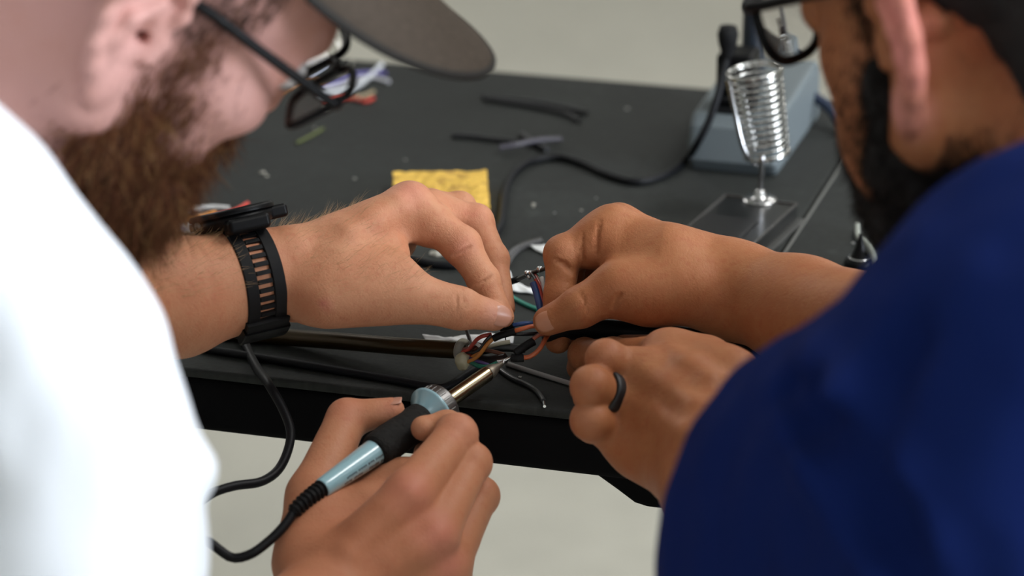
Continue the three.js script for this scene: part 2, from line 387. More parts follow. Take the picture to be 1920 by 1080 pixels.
{
  const b = bench('workbench', 'long black topped workbench with the soldering work on it', -1.1, seamX - 0.0012);
  // corner bracket hanging under the front edge
  const bp = (px, py) => { const d = 1.815; return P(px, py, d); };
  const q = [[1100, 880], [1112, 902], [1150, 928], [1183, 952], [1205, 957], [1243, 957], [1262, 940], [1300, 900]];
  const sh = new THREE.Shape(); const o = bp(1180, 900), inv = (p) => { const v = p.clone().sub(o); return [v.dot(EX), v.y]; };
  q.forEach((a, i) => { const [x, y] = inv(bp(a[0], a[1])); i ? sh.lineTo(x, y) : sh.moveTo(x, y); });
  const g = new THREE.ExtrudeGeometry(sh, { depth: 0.05, bevelEnabled: true, bevelSize: 0.003, bevelThickness: 0.003, bevelSegments: 3, steps: 1 });
  g.applyMatrix4(basis(EX, UP, EW.clone().negate(), o.clone().addScaledVector(EW, 0.06)));
  part('corner_bracket', g, M.benchEdge, b);
  const leg = (x, w) => { const L = boxAt(0.05, TABLE_Y - THICK, 0.05, 0.004, basis(EX, UP, EW.clone().negate(), W(x, -THICK - (TABLE_Y - THICK) / 2, w))); part('leg', L, M.blackMetal, b); };
  for (const x of [-1.0, 0.66]) for (const w of [depthBench - 0.08]) leg(x, w);
  leg(-0.9, 0.1); leg(0.4, 0.18);
  const b2 = bench('workbench', 'second black workbench butted against the first beyond the narrow seam', seamX + 0.0012, seamX + 1.4);
  part('edge_trim', boxAt(0.0022, 0.0062, depthBench, 0.0006, basis(EX, UP, EW.clone().negate(), W(seamX + 0.0022, -0.0028, depthBench / 2))), std({ color: lin(0.13, 0.13, 0.12), roughness: 0.5 }), b2);
  for (const x of [seamX + 0.15, seamX + 1.3]) for (const w of [0.12, depthBench - 0.08]) part('leg', boxAt(0.05, TABLE_Y - THICK, 0.05, 0.004, basis(EX, UP, EW.clone().negate(), W(x, -THICK - (TABLE_Y - THICK) / 2, w))), M.blackMetal, b2);
}
// ---------------------------------------------------------------- people
const mm = (r) => r / 1000;
const skinBump = noiseTexture(256, (u, v) => { const a = 0.5 + 0.3 * tile(u, v, 34, 21) + 0.3 * tile(u, v, 80, 22) + 0.1 * tile(u, v, 12, 23); return a; });
const skinMat = (o) => phy({ vertexColors: true, color: 0xffffff, roughness: 0.55, specularIntensity: 0.55, bumpMap: rep(skinBump, 0.035), bumpScale: 0.00022, sheen: 0.12, sheenColor: new THREE.Color(1, 0.75, 0.65), sheenRoughness: 0.5, ...o });
M.skinPale = skinMat({}); M.skinTan = skinMat({});
const weave = noiseTexture(128, (u, v) => 0.5 + 0.25 * Math.sin(u * Math.PI * 2 * 16) * Math.sin(v * Math.PI * 2 * 16) + 0.2 * tile(u, v, 30, 31));
M.whiteCloth = phy({ color: lin(0.86, 0.89, 0.94), roughness: 0.95, bumpMap: rep(weave, 0.012), bumpScale: 0.0003 });
M.navyCloth = phy({ color: lin(0.0050, 0.0135, 0.085), specularIntensity: 0.15, roughness: 0.95, bumpMap: rep(weave, 0.016), bumpScale: 0.0004,  });
M.denim = std({ color: lin(0.03, 0.035, 0.05), roughness: 0.9 });
M.hairs = phy({ vertexColors: true, color: 0xffffff, roughness: 0.75, specularIntensity: 0.4 });
M.beardBase = std({ vertexColors: true, color: 0xffffff, roughness: 0.95 });
M.eye = std({ color: lin(0.7, 0.68, 0.66), roughness: 0.15 }); M.iris = std({ color: lin(0.05, 0.08, 0.1), roughness: 0.2 });
M.nail = phy({ color: lin(0.50, 0.235, 0.16), roughness: 0.32, clearcoat: 0.2, clearcoatRoughness: 0.3 });
M.nailTan = phy({ color: lin(0.42, 0.175, 0.095), roughness: 0.35 });

// joints are [px, py, depth, radius in mm]
const J = (a) => ({ p: P(a[0], a[1], a[2]), r: mm(a[3]) });
function chain(g, list, k) { const j = list.map(J); for (let i = 0; i + 1 < j.length; i++) Field.add(g, capsule(j[i].p, j[i + 1].p, j[i].r, j[i + 1].r), k); return j; }
// a hand: wrist chain (arm), one list of joints per finger from its knuckle, metacarpal roots, extra flesh
function hand(f, { arm, roots, fingers, thumb, flesh }) {
  const palm = f.group(0.006);
  chain(palm, arm, 0.014);
  fingers.forEach((fg, i) => {
    chain(palm, [roots[i], fg[0]], 0.010);
    // the root of the finger melts into the palm
    const a = J(fg[0]), b = J(fg[1]); const q = a.p.clone().lerp(b.p, 0.4);
    Field.add(palm, capsule(a.p, q, a.r, a.r * 0.6 + b.r * 0.4 - 0.0006), 0.007);
    const g = f.group(0.0022); chain(g, fg, 0.0035);
    // knuckle bulges and pads
    for (let n = 1; n < fg.length - 1; n++) { const j = J(fg[n]); Field.add(g, ellipsoid(j.p, [j.r * 1.04, j.r * 1.04, j.r * 1.04]), 0.003); }
  });
  chain(palm, thumb.slice(0, 2), 0.014); chain(palm, thumb.slice(1, 3).map((a, i) => a), 0.009);
  const tg = f.group(0.0025); chain(tg, thumb.slice(1), 0.005);
  for (const fl of flesh || []) chain(palm, fl, 0.013);
}
// head: millimetres in the head's own axes (x to its left, y up, z forward, origin between the ear canals) -> room
function headFrame(px, py, d, l, u, fwd) {
  const o = P(px, py, d), cw = (a) => V(a[0], a[1] * CP + a[2] * SP, -a[1] * SP + a[2] * CP);
  const X = cw(l), Y = cw(u), Z = cw(fwd); X.normalize(); Z.addScaledVector(X, -Z.dot(X)).normalize(); Y.crossVectors(Z, X);
  const H = (x, y, z) => o.clone().addScaledVector(X, x / 1000).addScaledVector(Y, y / 1000).addScaledVector(Z, z / 1000);
  const inv = (x, y, z) => { x -= o.x; y -= o.y; z -= o.z; return [(x * X.x + y * X.y + z * X.z) * 1000, (x * Y.x + y * Y.y + z * Y.z) * 1000, (x * Z.x + y * Z.y + z * Z.z) * 1000]; };
  return { H, inv, X, Y, Z, o };
}
function head(f, h, neck, o = {}) {
  const ck = o.cheek ?? 0, ez = o.earZ ?? 0, mz = o.mouth ?? 0;
  const { H, X, Y, Z } = h, g = f.group(0.008);
  const E = (x, y, z, a, b, c, k = 12) => Field.add(g, ellipsoid(H(x, y, z), [mm(a), mm(b), mm(c)], X, Y, Z), mm(k));
  const C = (a, b, ra, rb, k = 8) => Field.add(g, capsule(H(...a), H(...b), mm(ra), mm(rb)), mm(k));
  E(0, 52, -14, 76, 82, 98); E(0, 30, 28 - ck * 0.4, 66 - ck * 0.5, 70, 62, 20);
  C([-32, 36, 76], [32, 36, 76], 14, 14, 14);
  for (const s of [-1, 1]) {
    E(s * (46 - ck), -8, 60 - ck * 0.6, 22 - ck * 0.6, 18, 24 - ck * 0.4, 22);
    C([s * 60, -40, 4], [s * 22, -84, 70], 17, 15, 20); C([s * 62, -5, 2], [s * 60, -42, 6], 14, 17, 22);
    E(s * 40, -45, 45, 24, 30, 30, 22);
    E(s * 8, -16, (o.nose ?? 104) - 7, 7, 6, 8, 5);
    // ear: a smooth plate with a rolled rim, hollowed in front
    const ear = f.group(0.004), K = (a, b, ra, rb, k = 5) => Field.add(ear, capsule(H(s * a[0], a[1], a[2] + ez), H(s * b[0], b[1], b[2] + ez), mm(ra), mm(rb)), mm(k));
    const helix = [[73, 6, 12], [78, 21, 13], [84, 34, 8], [91, 40, -3], [97, 36, -14], [100, 24, -21], [100, 8, -21], [97, -7, -16], [92, -19, -8], [85, -30, 0]];
    for (let i = 0; i + 1 < helix.length; i++) K(helix[i], helix[i + 1], 3.4, 3.4);
    const n = X.clone().multiplyScalar(s).addScaledVector(Z, 0.62).normalize(), y2 = Y.clone().addScaledVector(Z, -0.12); y2.addScaledVector(n, -y2.dot(n)).normalize(); const z2 = V().crossVectors(n, y2);
    Field.add(ear, ellipsoid(H(s * 86, 7, -6 + ez), [mm(5), mm(33), mm(18)], n, y2, z2), mm(6));
    const ant = [[90, 24, -1], [95, 12, -9], [94, 0, -10], [88, -13, -5]];
    for (let i = 0; i + 1 < ant.length; i++) K(ant[i], ant[i + 1], 3.2, 3.2, 5);
    Field.add(ear, ellipsoid(H(s * 83, -28, 4 + ez), [mm(5), mm(12), mm(9.5)], n, y2, z2), mm(7));
    K([74, 3, 14], [76, -5, 13], 5, 4.5, 6); K([68, 10, -10], [82, 8, 0], 9, 4, 6);
    f.sub(ellipsoid(H(s * 87, 3, 3 + ez), [mm(6), mm(10), mm(6.5)], n, y2, z2), 0.005);
    f.sub(capsule(H(s * 84, 26, 6 + ez), H(s * 88, 30, -2 + ez), mm(1.6), mm(1.6)), 0.004);
    f.sub(capsule(H(s * 70, 2, 4 + ez), H(s * 84, 2, 4 + ez), mm(2.6), mm(3.2)), 0.003);
    f.sub(ellipsoid(H(s * 33, 17, 100), [mm(17), mm(13), mm(20)], X, Y, Z), 0.01);
    const lid = f.group(0.004);
    Field.add(lid, ellipsoid(H(s * 32, 18, 79), [mm(16), mm(13.6), mm(13.8)], X, Y, Z), 0.003);
  }
  E(0, -44, 66 - mz, 34, 32, 28, 18); E(0, -84, 72, 24, 18, 18, 16);
  C([0, 24, 89], [0, -12, o.nose ?? 104], 7, 8.5, 8); C([-18, -50, 90 - mz], [18, -50, 90 - mz], 6, 6, 5); C([-16, -60, 88 - mz], [16, -60, 88 - mz], 6.5, 6.5, 5);
  f.sub(capsule(H(-19, -55, 97 - mz), H(19, -55, 97 - mz), 0.0015, 0.0015), 0.003);
  chain(g, [], 0); for (const [a, b, ra, rb] of neck) Field.add(g, capsule(H(...a), H(...b), mm(ra), mm(rb)), 0.03);
}
function eyes(h, parent) {
  for (const s of [-1, 1]) {
    const e = part('eye', new THREE.SphereGeometry(mm(11.6), 24, 16).translate(...h.H(s * 32, 17, 79).toArray()), M.eye, parent);
    part('iris', new THREE.SphereGeometry(mm(6), 16, 12).translate(...h.H(s * 32, 12, 84).toArray()), M.iris, e);
  }
}
// spots of colour on the skin: [place, reach in metres, colour, amount]
function painter(base, spots, extra) {
  const b = new THREE.Color();
  return (c, x, y, z, nx, ny, nz) => {
    const m = noise(x * 60, y * 60, z * 60) * 0.5 + noise(x * 190, y * 190, z * 190) * 0.35 + noise(x * 520, y * 520, z * 520) * 0.25;
    const fr = noise(x * 900, y * 900, z * 900), fk = noise(x * 330 + 7, y * 330, z * 330) > 0.52 ? 0.88 : 1;
    c.setRGB(base[0] * (1 + m * 0.09) * (fk * 0.4 + 0.6), base[1] * (1 + m * 0.22 + fr * 0.05) * fk, base[2] * (1 + m * 0.26 + fr * 0.05) * fk);
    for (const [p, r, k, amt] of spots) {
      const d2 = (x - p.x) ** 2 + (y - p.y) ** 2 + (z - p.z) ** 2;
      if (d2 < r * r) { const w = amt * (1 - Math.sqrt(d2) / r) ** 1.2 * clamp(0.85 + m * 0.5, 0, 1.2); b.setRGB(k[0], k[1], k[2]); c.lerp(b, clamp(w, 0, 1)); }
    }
    if (extra) extra(c, x, y, z, nx, ny, nz, m);
  };
}
const CELL = 0.0017;
function bounds(list, pad) { const b = new THREE.Box3(); for (const p of list) b.expandByPoint(p); b.expandByScalar(pad); return [b.min, b.max]; }

// ================= the man on the left, white T-shirt
const HL = headFrame(245, -51, 1.525, [-0.116, 0.45, -0.885], [0.643, 0.713, 0.278], [0.757, -0.537, -0.373]);
const manL = thing('person', 'bearded man in a white T-shirt bending over the bench, soldering iron in his right hand', 'person', V(-0.75, 0, -1.15));
{
  const f = new Field();
  head(f, HL, [[[0, -25, -22], [0, -84, -11], 54, 57], [[0, -84, -11], [-4, -150, -56], 57, 66]], { nose: 91, mouth: 8 });
  // left hand: pinching, watch on the wrist
  hand(f, {
    arm: [[-120, 560, 1.64, 44], [150, 567, 1.735, 37], [330, 558, 1.782, 31.5], [450, 525, 1.80, 27], [530, 512, 1.808, 25.8]],
    roots: [[556, 478, 1.805, 15], [552, 478, 1.832, 16], [552, 488, 1.855, 16], [552, 505, 1.868, 14]],
    fingers: [
      [[768, 384, 1.835, 12.2], [866, 461, 1.832, 10.8], [907, 526, 1.828, 8.8], [944, 594, 1.822, 6.4]],
      [[806, 396, 1.858, 12], [892, 416, 1.862, 10], [926, 486, 1.853, 8.4], [946, 578, 1.838, 6.4]],
      [[800, 392, 1.882, 11], [862, 390, 1.892, 9.2], [905, 450, 1.885, 8], [925, 520, 1.872, 6.4]],
      [[770, 405, 1.900, 10.5], [752, 455, 1.903, 8.2], [738, 492, 1.890, 7.6], [712, 490, 1.872, 6.6]],
    ],
    thumb: [[618, 562, 1.79, 15], [758, 554, 1.796, 14.2], [862, 578, 1.800, 11.4], [926, 592, 1.812, 8.9]],
    flesh: [[[590, 548, 1.797, 17], [700, 545, 1.797, 16]], [[640, 480, 1.812, 16], [735, 478, 1.822, 10.5]], [[640, 520, 1.80, 17], [740, 520, 1.805, 12.5]], [[770, 405, 1.84, 12], [812, 428, 1.838, 10]], [[560, 540, 1.83, 20], [720, 500, 1.865, 15]]],
  });
  // right hand: holding the iron
  hand(f, {
    arm: [[100, 1440, 1.43, 44], [380, 1290, 1.565, 38], [580, 1170, 1.68, 27], [630, 1105, 1.70, 25]],
    roots: [[640, 1050, 1.702, 15], [672, 1080, 1.698, 16], [696, 1110, 1.702, 16], [715, 1140, 1.715, 14]],
    fingers: [
      [[768, 925, 1.706, 12.6], [856, 815, 1.742, 11.0], [838, 802, 1.758, 9.0], [794, 803, 1.752, 7.2]],
      [[815, 1000, 1.708, 12.6], [884, 868, 1.742, 10.6], [848, 850, 1.772, 9], [800, 850, 1.778, 7.6]],
      [[838, 1062, 1.720, 12], [900, 930, 1.755, 10.2], [862, 905, 1.782, 8.6], [815, 900, 1.787, 7.4]],
      [[840, 1130, 1.736, 11], [866, 1012, 1.775, 9], [842, 985, 1.795, 8], [812, 975, 1.795, 7]],
    ],
    thumb: [[566, 1060, 1.715, 16], [588, 930, 1.742, 13.8], [650, 785, 1.772, 10.6], [734, 770, 1.772, 7.6]],
    flesh: [[[640, 985, 1.757, 14], [742, 905, 1.760, 13]], [[690, 960, 1.752, 14], [770, 900, 1.748, 12]], [[590, 1040, 1.72, 17], [610, 960, 1.745, 14]], [[630, 1000, 1.730, 16], [690, 960, 1.735, 13]], [[650, 1040, 1.740, 20], [760, 1010, 1.745, 18]]],
  });
  const cuts = []; const cut = (pts, r, k) => { const j = []; for (let i = 0; i + 1 < pts.length; i++) for (let n = 0; n <= 3; n++) { const h = f.hit(pts[i][0] + (pts[i + 1][0] - pts[i][0]) * n / 3, pts[i][1] + (pts[i + 1][1] - pts[i][1]) * n / 3, 1.5); if (h) j.push(h); } for (let i = 0; i + 1 < j.length; i++) if (j[i].distanceTo(j[i + 1]) < 0.012) cuts.push([capsule(j[i], j[i + 1], mm(r), mm(r)), mm(k)]); };
  cut([[856, 556, 1.790], [858, 580, 1.786], [860, 598, 1.790]], 0.5, 1.5); cut([[868, 558, 1.790], [871, 580, 1.786]], 0.4, 1.2);
  cut([[846, 482, 1.823], [864, 474, 1.8205], [882, 464, 1.823]], 0.6, 2); cut([[886, 538, 1.822], [906, 528, 1.8195], [922, 518, 1.822]], 0.5, 1.6);
  for (const q of cuts) f.sub(...q);
  const ridge = f.group(0.011), vein = (pts, r, sink) => { const j = pts.map((q) => f.hit(q[0], q[1], 1.5)); for (let i = 0; i + 1 < j.length; i++) if (j[i] && j[i + 1] && j[i].distanceTo(j[i + 1]) < 0.05) { const dn = camera.position.clone().sub(j[i]).normalize().multiplyScalar(-mm(sink)); Field.add(ridge, capsule(j[i].clone().add(dn), j[i + 1].clone().add(dn), mm(r), mm(r)), 0.010); } };
  vein([[762, 930], [725, 965], [690, 1000], [655, 1035]], 3.6, 3.0); vein([[812, 1006], [775, 1030], [735, 1055]], 3.6, 3.0);
  vein([[742, 386], [700, 412], [655, 438]], 3.2, 2.9);
  const hiKnuckle = [0.66, 0.23, 0.18], red = [0.60, 0.20, 0.15], pk = [0.66, 0.33, 0.28];
  const spots = [
    [P(690, 1020, 1.70), 0.11, [0.40, 0.135, 0.065], 0.85],  // back of the iron hand, darker and redder: shade painted into the skin
    [P(768, 922, 1.695), 0.020, red, 0.75], [P(817, 1002, 1.695), 0.020, red, 0.8], [P(836, 1058, 1.71), 0.018, red, 0.8],
    [P(768, 360, 1.825), 0.016, hiKnuckle, 0.5], [P(868, 461, 1.82), 0.013, hiKnuckle, 0.35], [P(890, 400, 1.855), 0.013, hiKnuckle, 0.3],
    [P(605, 568, 1.775), 0.0035, [0.42, 0.10, 0.08], 0.9], [P(612, 572, 1.775), 0.006, [0.55, 0.18, 0.14], 0.5],
    [P(930, 590, 1.80), 0.014, pk, 0.5], [P(862, 805, 1.735), 0.016, hiKnuckle, 0.35], [P(735, 760, 1.765), 0.012, hiKnuckle, 0.4], [P(650, 765, 1.765), 0.015, hiKnuckle, 0.35],
    [HL.H(-97, 12, -10), 0.036, [0.74, 0.27, 0.25], 0.75], [HL.H(-88, -26, 2), 0.024, [0.74, 0.29, 0.27], 0.7],
    [HL.H(-50, -8, 75), 0.035, [0.70, 0.33, 0.29], 0.5], [HL.H(0, -14, 110), 0.022, [0.68, 0.25, 0.21], 0.6], [HL.H(-45, -20, 40), 0.05, [0.72, 0.38, 0.34], 0.4],
    [HL.H(-66, -10, 25), 0.16, [0.66, 0.36, 0.335], 1.0], [HL.H(-60, -40, -10), 0.15, [0.66, 0.36, 0.32], 0.8], [HL.H(-35, -95, -25), 0.24, [0.64, 0.35, 0.31], 1.3], [HL.H(-60, 0, -70), 0.18, [0.64, 0.35, 0.31], 1.2],
  ];
  const [lo, hi] = bounds([HL.H(0, 140, 0), HL.H(0, 0, 125), HL.H(0, -130, -118), P(-120, 560, 1.64), P(100, 1440, 1.43), P(950, 590, 1.85), P(780, 400, 1.93), P(925, 1000, 1.75)], 0.075);
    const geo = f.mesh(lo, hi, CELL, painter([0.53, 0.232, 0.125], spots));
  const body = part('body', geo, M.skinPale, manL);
  eyes(HL, body);
  console.log('left body', geo.attributes.position.count);

  // shirt
  const s = new Field(), g = s.group(0.03), arm = s.group(0.018);
  const near = [[-210, 310, 1.30, 41], [-75, 415, 1.315, 42], [0, 530, 1.325, 42], [55, 615, 1.335, 44.5], [95, 690, 1.345, 48], [130, 815, 1.36, 48], [125, 930, 1.372, 51], [120, 1020, 1.385, 56], [118, 1180, 1.40, 58]];
  chain(arm, near, 0.02);
  chain(arm, [[300, 858, 1.375, 15], [368, 880, 1.370, 8.5]], 0.012);
  
  const C7 = HL.H(-4, -150, -80);
  const b = (x, y, z) => V(x, y, z);
  Field.add(g, capsule(C7.clone().add(V(0.02, -0.065, 0.02)), C7.clone().add(V(-0.16, -0.12, 0.05)), 0.07, 0.14), 0.06);
  Field.add(g, capsule(C7.clone().add(V(-0.16, -0.12, 0.05)), V(-0.72, 0.98, -1.15), 0.14, 0.15), 0.06);
  Field.add(g, capsule(V(-0.72, 0.98, -1.15), V(-0.76, 0.86, -1.14), 0.15, 0.16), 0.06);
  Field.add(g, capsule(C7.clone().add(V(-0.05, -0.12, -0.10)), C7.clone().add(V(-0.03, -0.16, -0.22)), 0.08, 0.07), 0.05);
  Field.add(g, capsule(C7.clone().add(V(-0.07, -0.10, 0.03)), P(-235, 330, 1.32), 0.085, 0.05), 0.05);
  s.sub(capsule(HL.H(0, -40, -20), HL.H(-3, -128, -50), 0.060, 0.068), 0.006);
  s.warp = (x, y, z) => 0.0028 * noise(x * 22, y * 13, z * 22) + 0.0016 * noise(x * 55, y * 30 + 9, z * 55) + 0.003 * Math.pow(Math.abs(noise(x * 9 + 3, y * 22, z * 9)), 2); s.warpMost = 0.008;
  const [l2, h2] = bounds([P(-200, 300, 1.25), P(130, 1180, 1.45), V(-0.76, 0.78, -1.2), V(-0.76, 0.8, -1.0), C7, C7.clone().add(V(0, 0, -0.3))], 0.19);
  part('shirt', s.mesh(l2, h2, 0.005, null), M.whiteCloth, manL);
  const tr = new Field(), tg = tr.group(0.04);
  for (const z of [-0.09, 0.09]) { Field.add(tg, capsule(V(-0.78, 0.84, -1.14 + z), V(-0.70, 0.47, -1.16 + z * 1.2), 0.10, 0.075), 0.04); Field.add(tg, capsule(V(-0.70, 0.47, -1.16 + z * 1.2), V(-0.76, 0.09, -1.15 + z * 1.2), 0.075, 0.055), 0.04); }
  part('trousers', tr.mesh(V(-1.0, 0.0, -1.5), V(-0.5, 1.0, -0.8), 0.012, null), M.denim, manL);
  for (const z of [-0.11, 0.11]) part('shoe', new RoundedBoxGeometry(0.27, 0.09, 0.10, 4, 0.035).translate(-0.71, 0.045, -1.15 + z), M.blackMetal, manL);

  // beard: full, reddish brown; a rough mass and thousands of hairs
  const bf = new Field(), bg = bf.group(0.006), bc = (a, c, ra, rb, k = 14) => Field.add(bg, capsule(HL.H(...a), HL.H(...c), mm(ra), mm(rb)), mm(k));
  for (const q of [-1, 1]) {
    bc([q * 62, -34, 26], [q * 58, -54, 22], 9, 15); bc([q * 58, -54, 22], [q * 34, -92, 52], 16, 23);
    bc([q * 44, -48, 42], [q * 24, -80, 62], 14, 19); bc([q * 4, -40, 84], [q * 26, -52, 73], 6.5, 8); bc([q * 26, -52, 73], [q * 26, -76, 68], 8, 14);
    bc([q * 34, -92, 46], [q * 12, -124, 56], 22, 18);
  }
  bc([0, -86, 74], [0, -124, 66], 21, 20); for (const q of [-1, 1]) { bc([q * 50, -40, 44], [q * 42, -64, 60], 12, 15); bc([q * 42, -64, 60], [q * 28, -82, 70], 15, 17); }
  bf.warp = (x, y, z) => 0.0035 * noise(x * 90, y * 90, z * 90) + 0.0022 * noise(x * 260, y * 260, z * 260); bf.warpMost = 0.006;
  const [l3, h3] = bounds([HL.H(-90, 20, 0), HL.H(90, -160, 0), HL.H(0, 0, 125), HL.H(0, -160, 100), HL.H(0, -60, -20)], 0.04);
  const bgeo = bf.mesh(l3, h3, 0.003, (c, x, y, z) => { const m = noise(x * 120, y * 120, z * 120); c.setRGB(0.085 + 0.03 * m, 0.032 + 0.012 * m, 0.015 + 0.006 * m); });
  const beard = part('beard', bgeo, M.beardBase, manL);
  const hl = [];
  const hairC = () => { const t = rnd(); return t < 0.6 ? [0.11, 0.038, 0.016] : t < 0.88 ? [0.21, 0.08, 0.033] : [0.40, 0.22, 0.09]; };
  const down = HL.Y.clone().multiplyScalar(-1), out = (q) => { const [x, y, z] = HL.inv(q.p.x, q.p.y, q.p.z); return { x, y, z }; };
  for (const q of scatter(bgeo, 15000, () => 1)) {
    const { y } = out(q), dir = q.n.clone().multiplyScalar(0.75).addScaledVector(down, 0.7).add(V(rr(-0.5, 0.5), rr(-0.5, 0.5), rr(-0.5, 0.5)));
    const len = rr(0.007, 0.018) * (y < -80 ? 1.35 : 1);
    hl.push({ p: q.p, dir, len, r: rr(0.00016, 0.0003), bend: V(rr(-1, 1), rr(-1.4, 0.6), rr(-1, 1)).multiplyScalar(len * 0.35), c: hairC() });
  }
  // thinner growth on the cheek, the neck and the temple
  const grow = (p) => { const [x, y, z] = HL.inv(p.x, p.y, p.z); if (Math.abs(x) < 30 || Math.abs(x) > 77) return 0; const cheek = Math.max(Math.exp(-(((y + 34) / 24) ** 2) - ((z - 36) / 16) ** 2), Math.exp(-(((y + 54) / 16) ** 2) - ((z - 60) / 16) ** 2)), jaw = Math.exp(-(((y + 48) / 9) ** 2) - ((z - 24) / 16) ** 2), side = Math.exp(-(((y - 8) / 26) ** 2) - ((z - 36) / 8) ** 2); return Math.max(cheek * 0.8, jaw * 0.8, side * 0.35); };
  for (const q of scatter(geo, 9000, grow)) {
    const len = rr(0.005, 0.010), dir = q.n.clone().multiplyScalar(0.5).addScaledVector(down, 1).add(V(rr(-0.4, 0.4), rr(-0.4, 0.4), rr(-0.4, 0.4)));
    hl.push({ p: q.p, dir, len, r: rr(0.00013, 0.00022), bend: V(0, 0, 0), c: hairC() });
  }
  part('beard_hair', strands(hl), M.hairs, beard, 'stuff');
  // hair of the head below the cap
  const hh = [], hairy = (p) => { const [x, y, z] = HL.inv(p.x, p.y, p.z); if (Math.abs(x) > 79) return 0; if (Math.abs(x) < 40 && z > 0) return 0; return (y > 34 - (z < 0 ? 20 : 0) && z < 40 && y < 75) || (z > 6 && z < 52 && y > 24 + Math.max(0, z - 34) * 0.9 && y < 78) || (z > 10 && z < 30 && y > 14 && y < 75) || (z < -35 && y > 24 && y < 80) ? (Math.abs(x) > 80 ? 0 : 1) : 0; };
  for (const q of scatter(geo, 8000, hairy)) {
    const len = rr(0.006, 0.012), dir = q.n.clone().multiplyScalar(0.5).addScaledVector(down, 0.8).addScaledVector(HL.Z, -0.3).add(V(rr(-0.3, 0.3), rr(-0.3, 0.3), rr(-0.3, 0.3)));
    hh.push({ p: q.p, dir, len, r: 0.0002, bend: V(0, 0, 0), c: rnd() < 0.6 ? [0.035, 0.02, 0.014] : [0.07, 0.04, 0.025] });
  }
  part('hair', strands(hh), M.hairs, manL, 'stuff');
  // fair hairs along the forearm and the back of the hand
  const ah = [], A = P(150, 567, 1.735), Bw = P(760, 380, 1.835), ax = Bw.clone().sub(A), aL = ax.length(); ax.normalize();
  const armW = (p, n) => { const t = p.clone().sub(A).dot(ax) / aL; return t > 0 && t < 0.88 && !(t > 0.44 && t < 0.6) && n.y > 0.3 && p.distanceTo(A.clone().addScaledVector(ax, t * aL)) < 0.09 ? 1.2 - t * 0.6 : 0; };
  for (const q of scatter(geo, 1700, armW)) {
    const len = rr(0.006, 0.013), dir = q.n.clone().multiplyScalar(0.45).addScaledVector(ax, 0.8).add(V(rr(-0.35, 0.35), rr(-0.3, 0.3), rr(-0.35, 0.35)));
    ah.push({ p: q.p, dir, len, r: 0.00007, bend: V(rr(-1, 1), rr(-1, 1), rr(-1, 1)).multiplyScalar(len * 0.3), c: [0.52, 0.34, 0.18] });
  }
  part('arm_hair', strands(ah), M.hairs, manL, 'stuff');
}

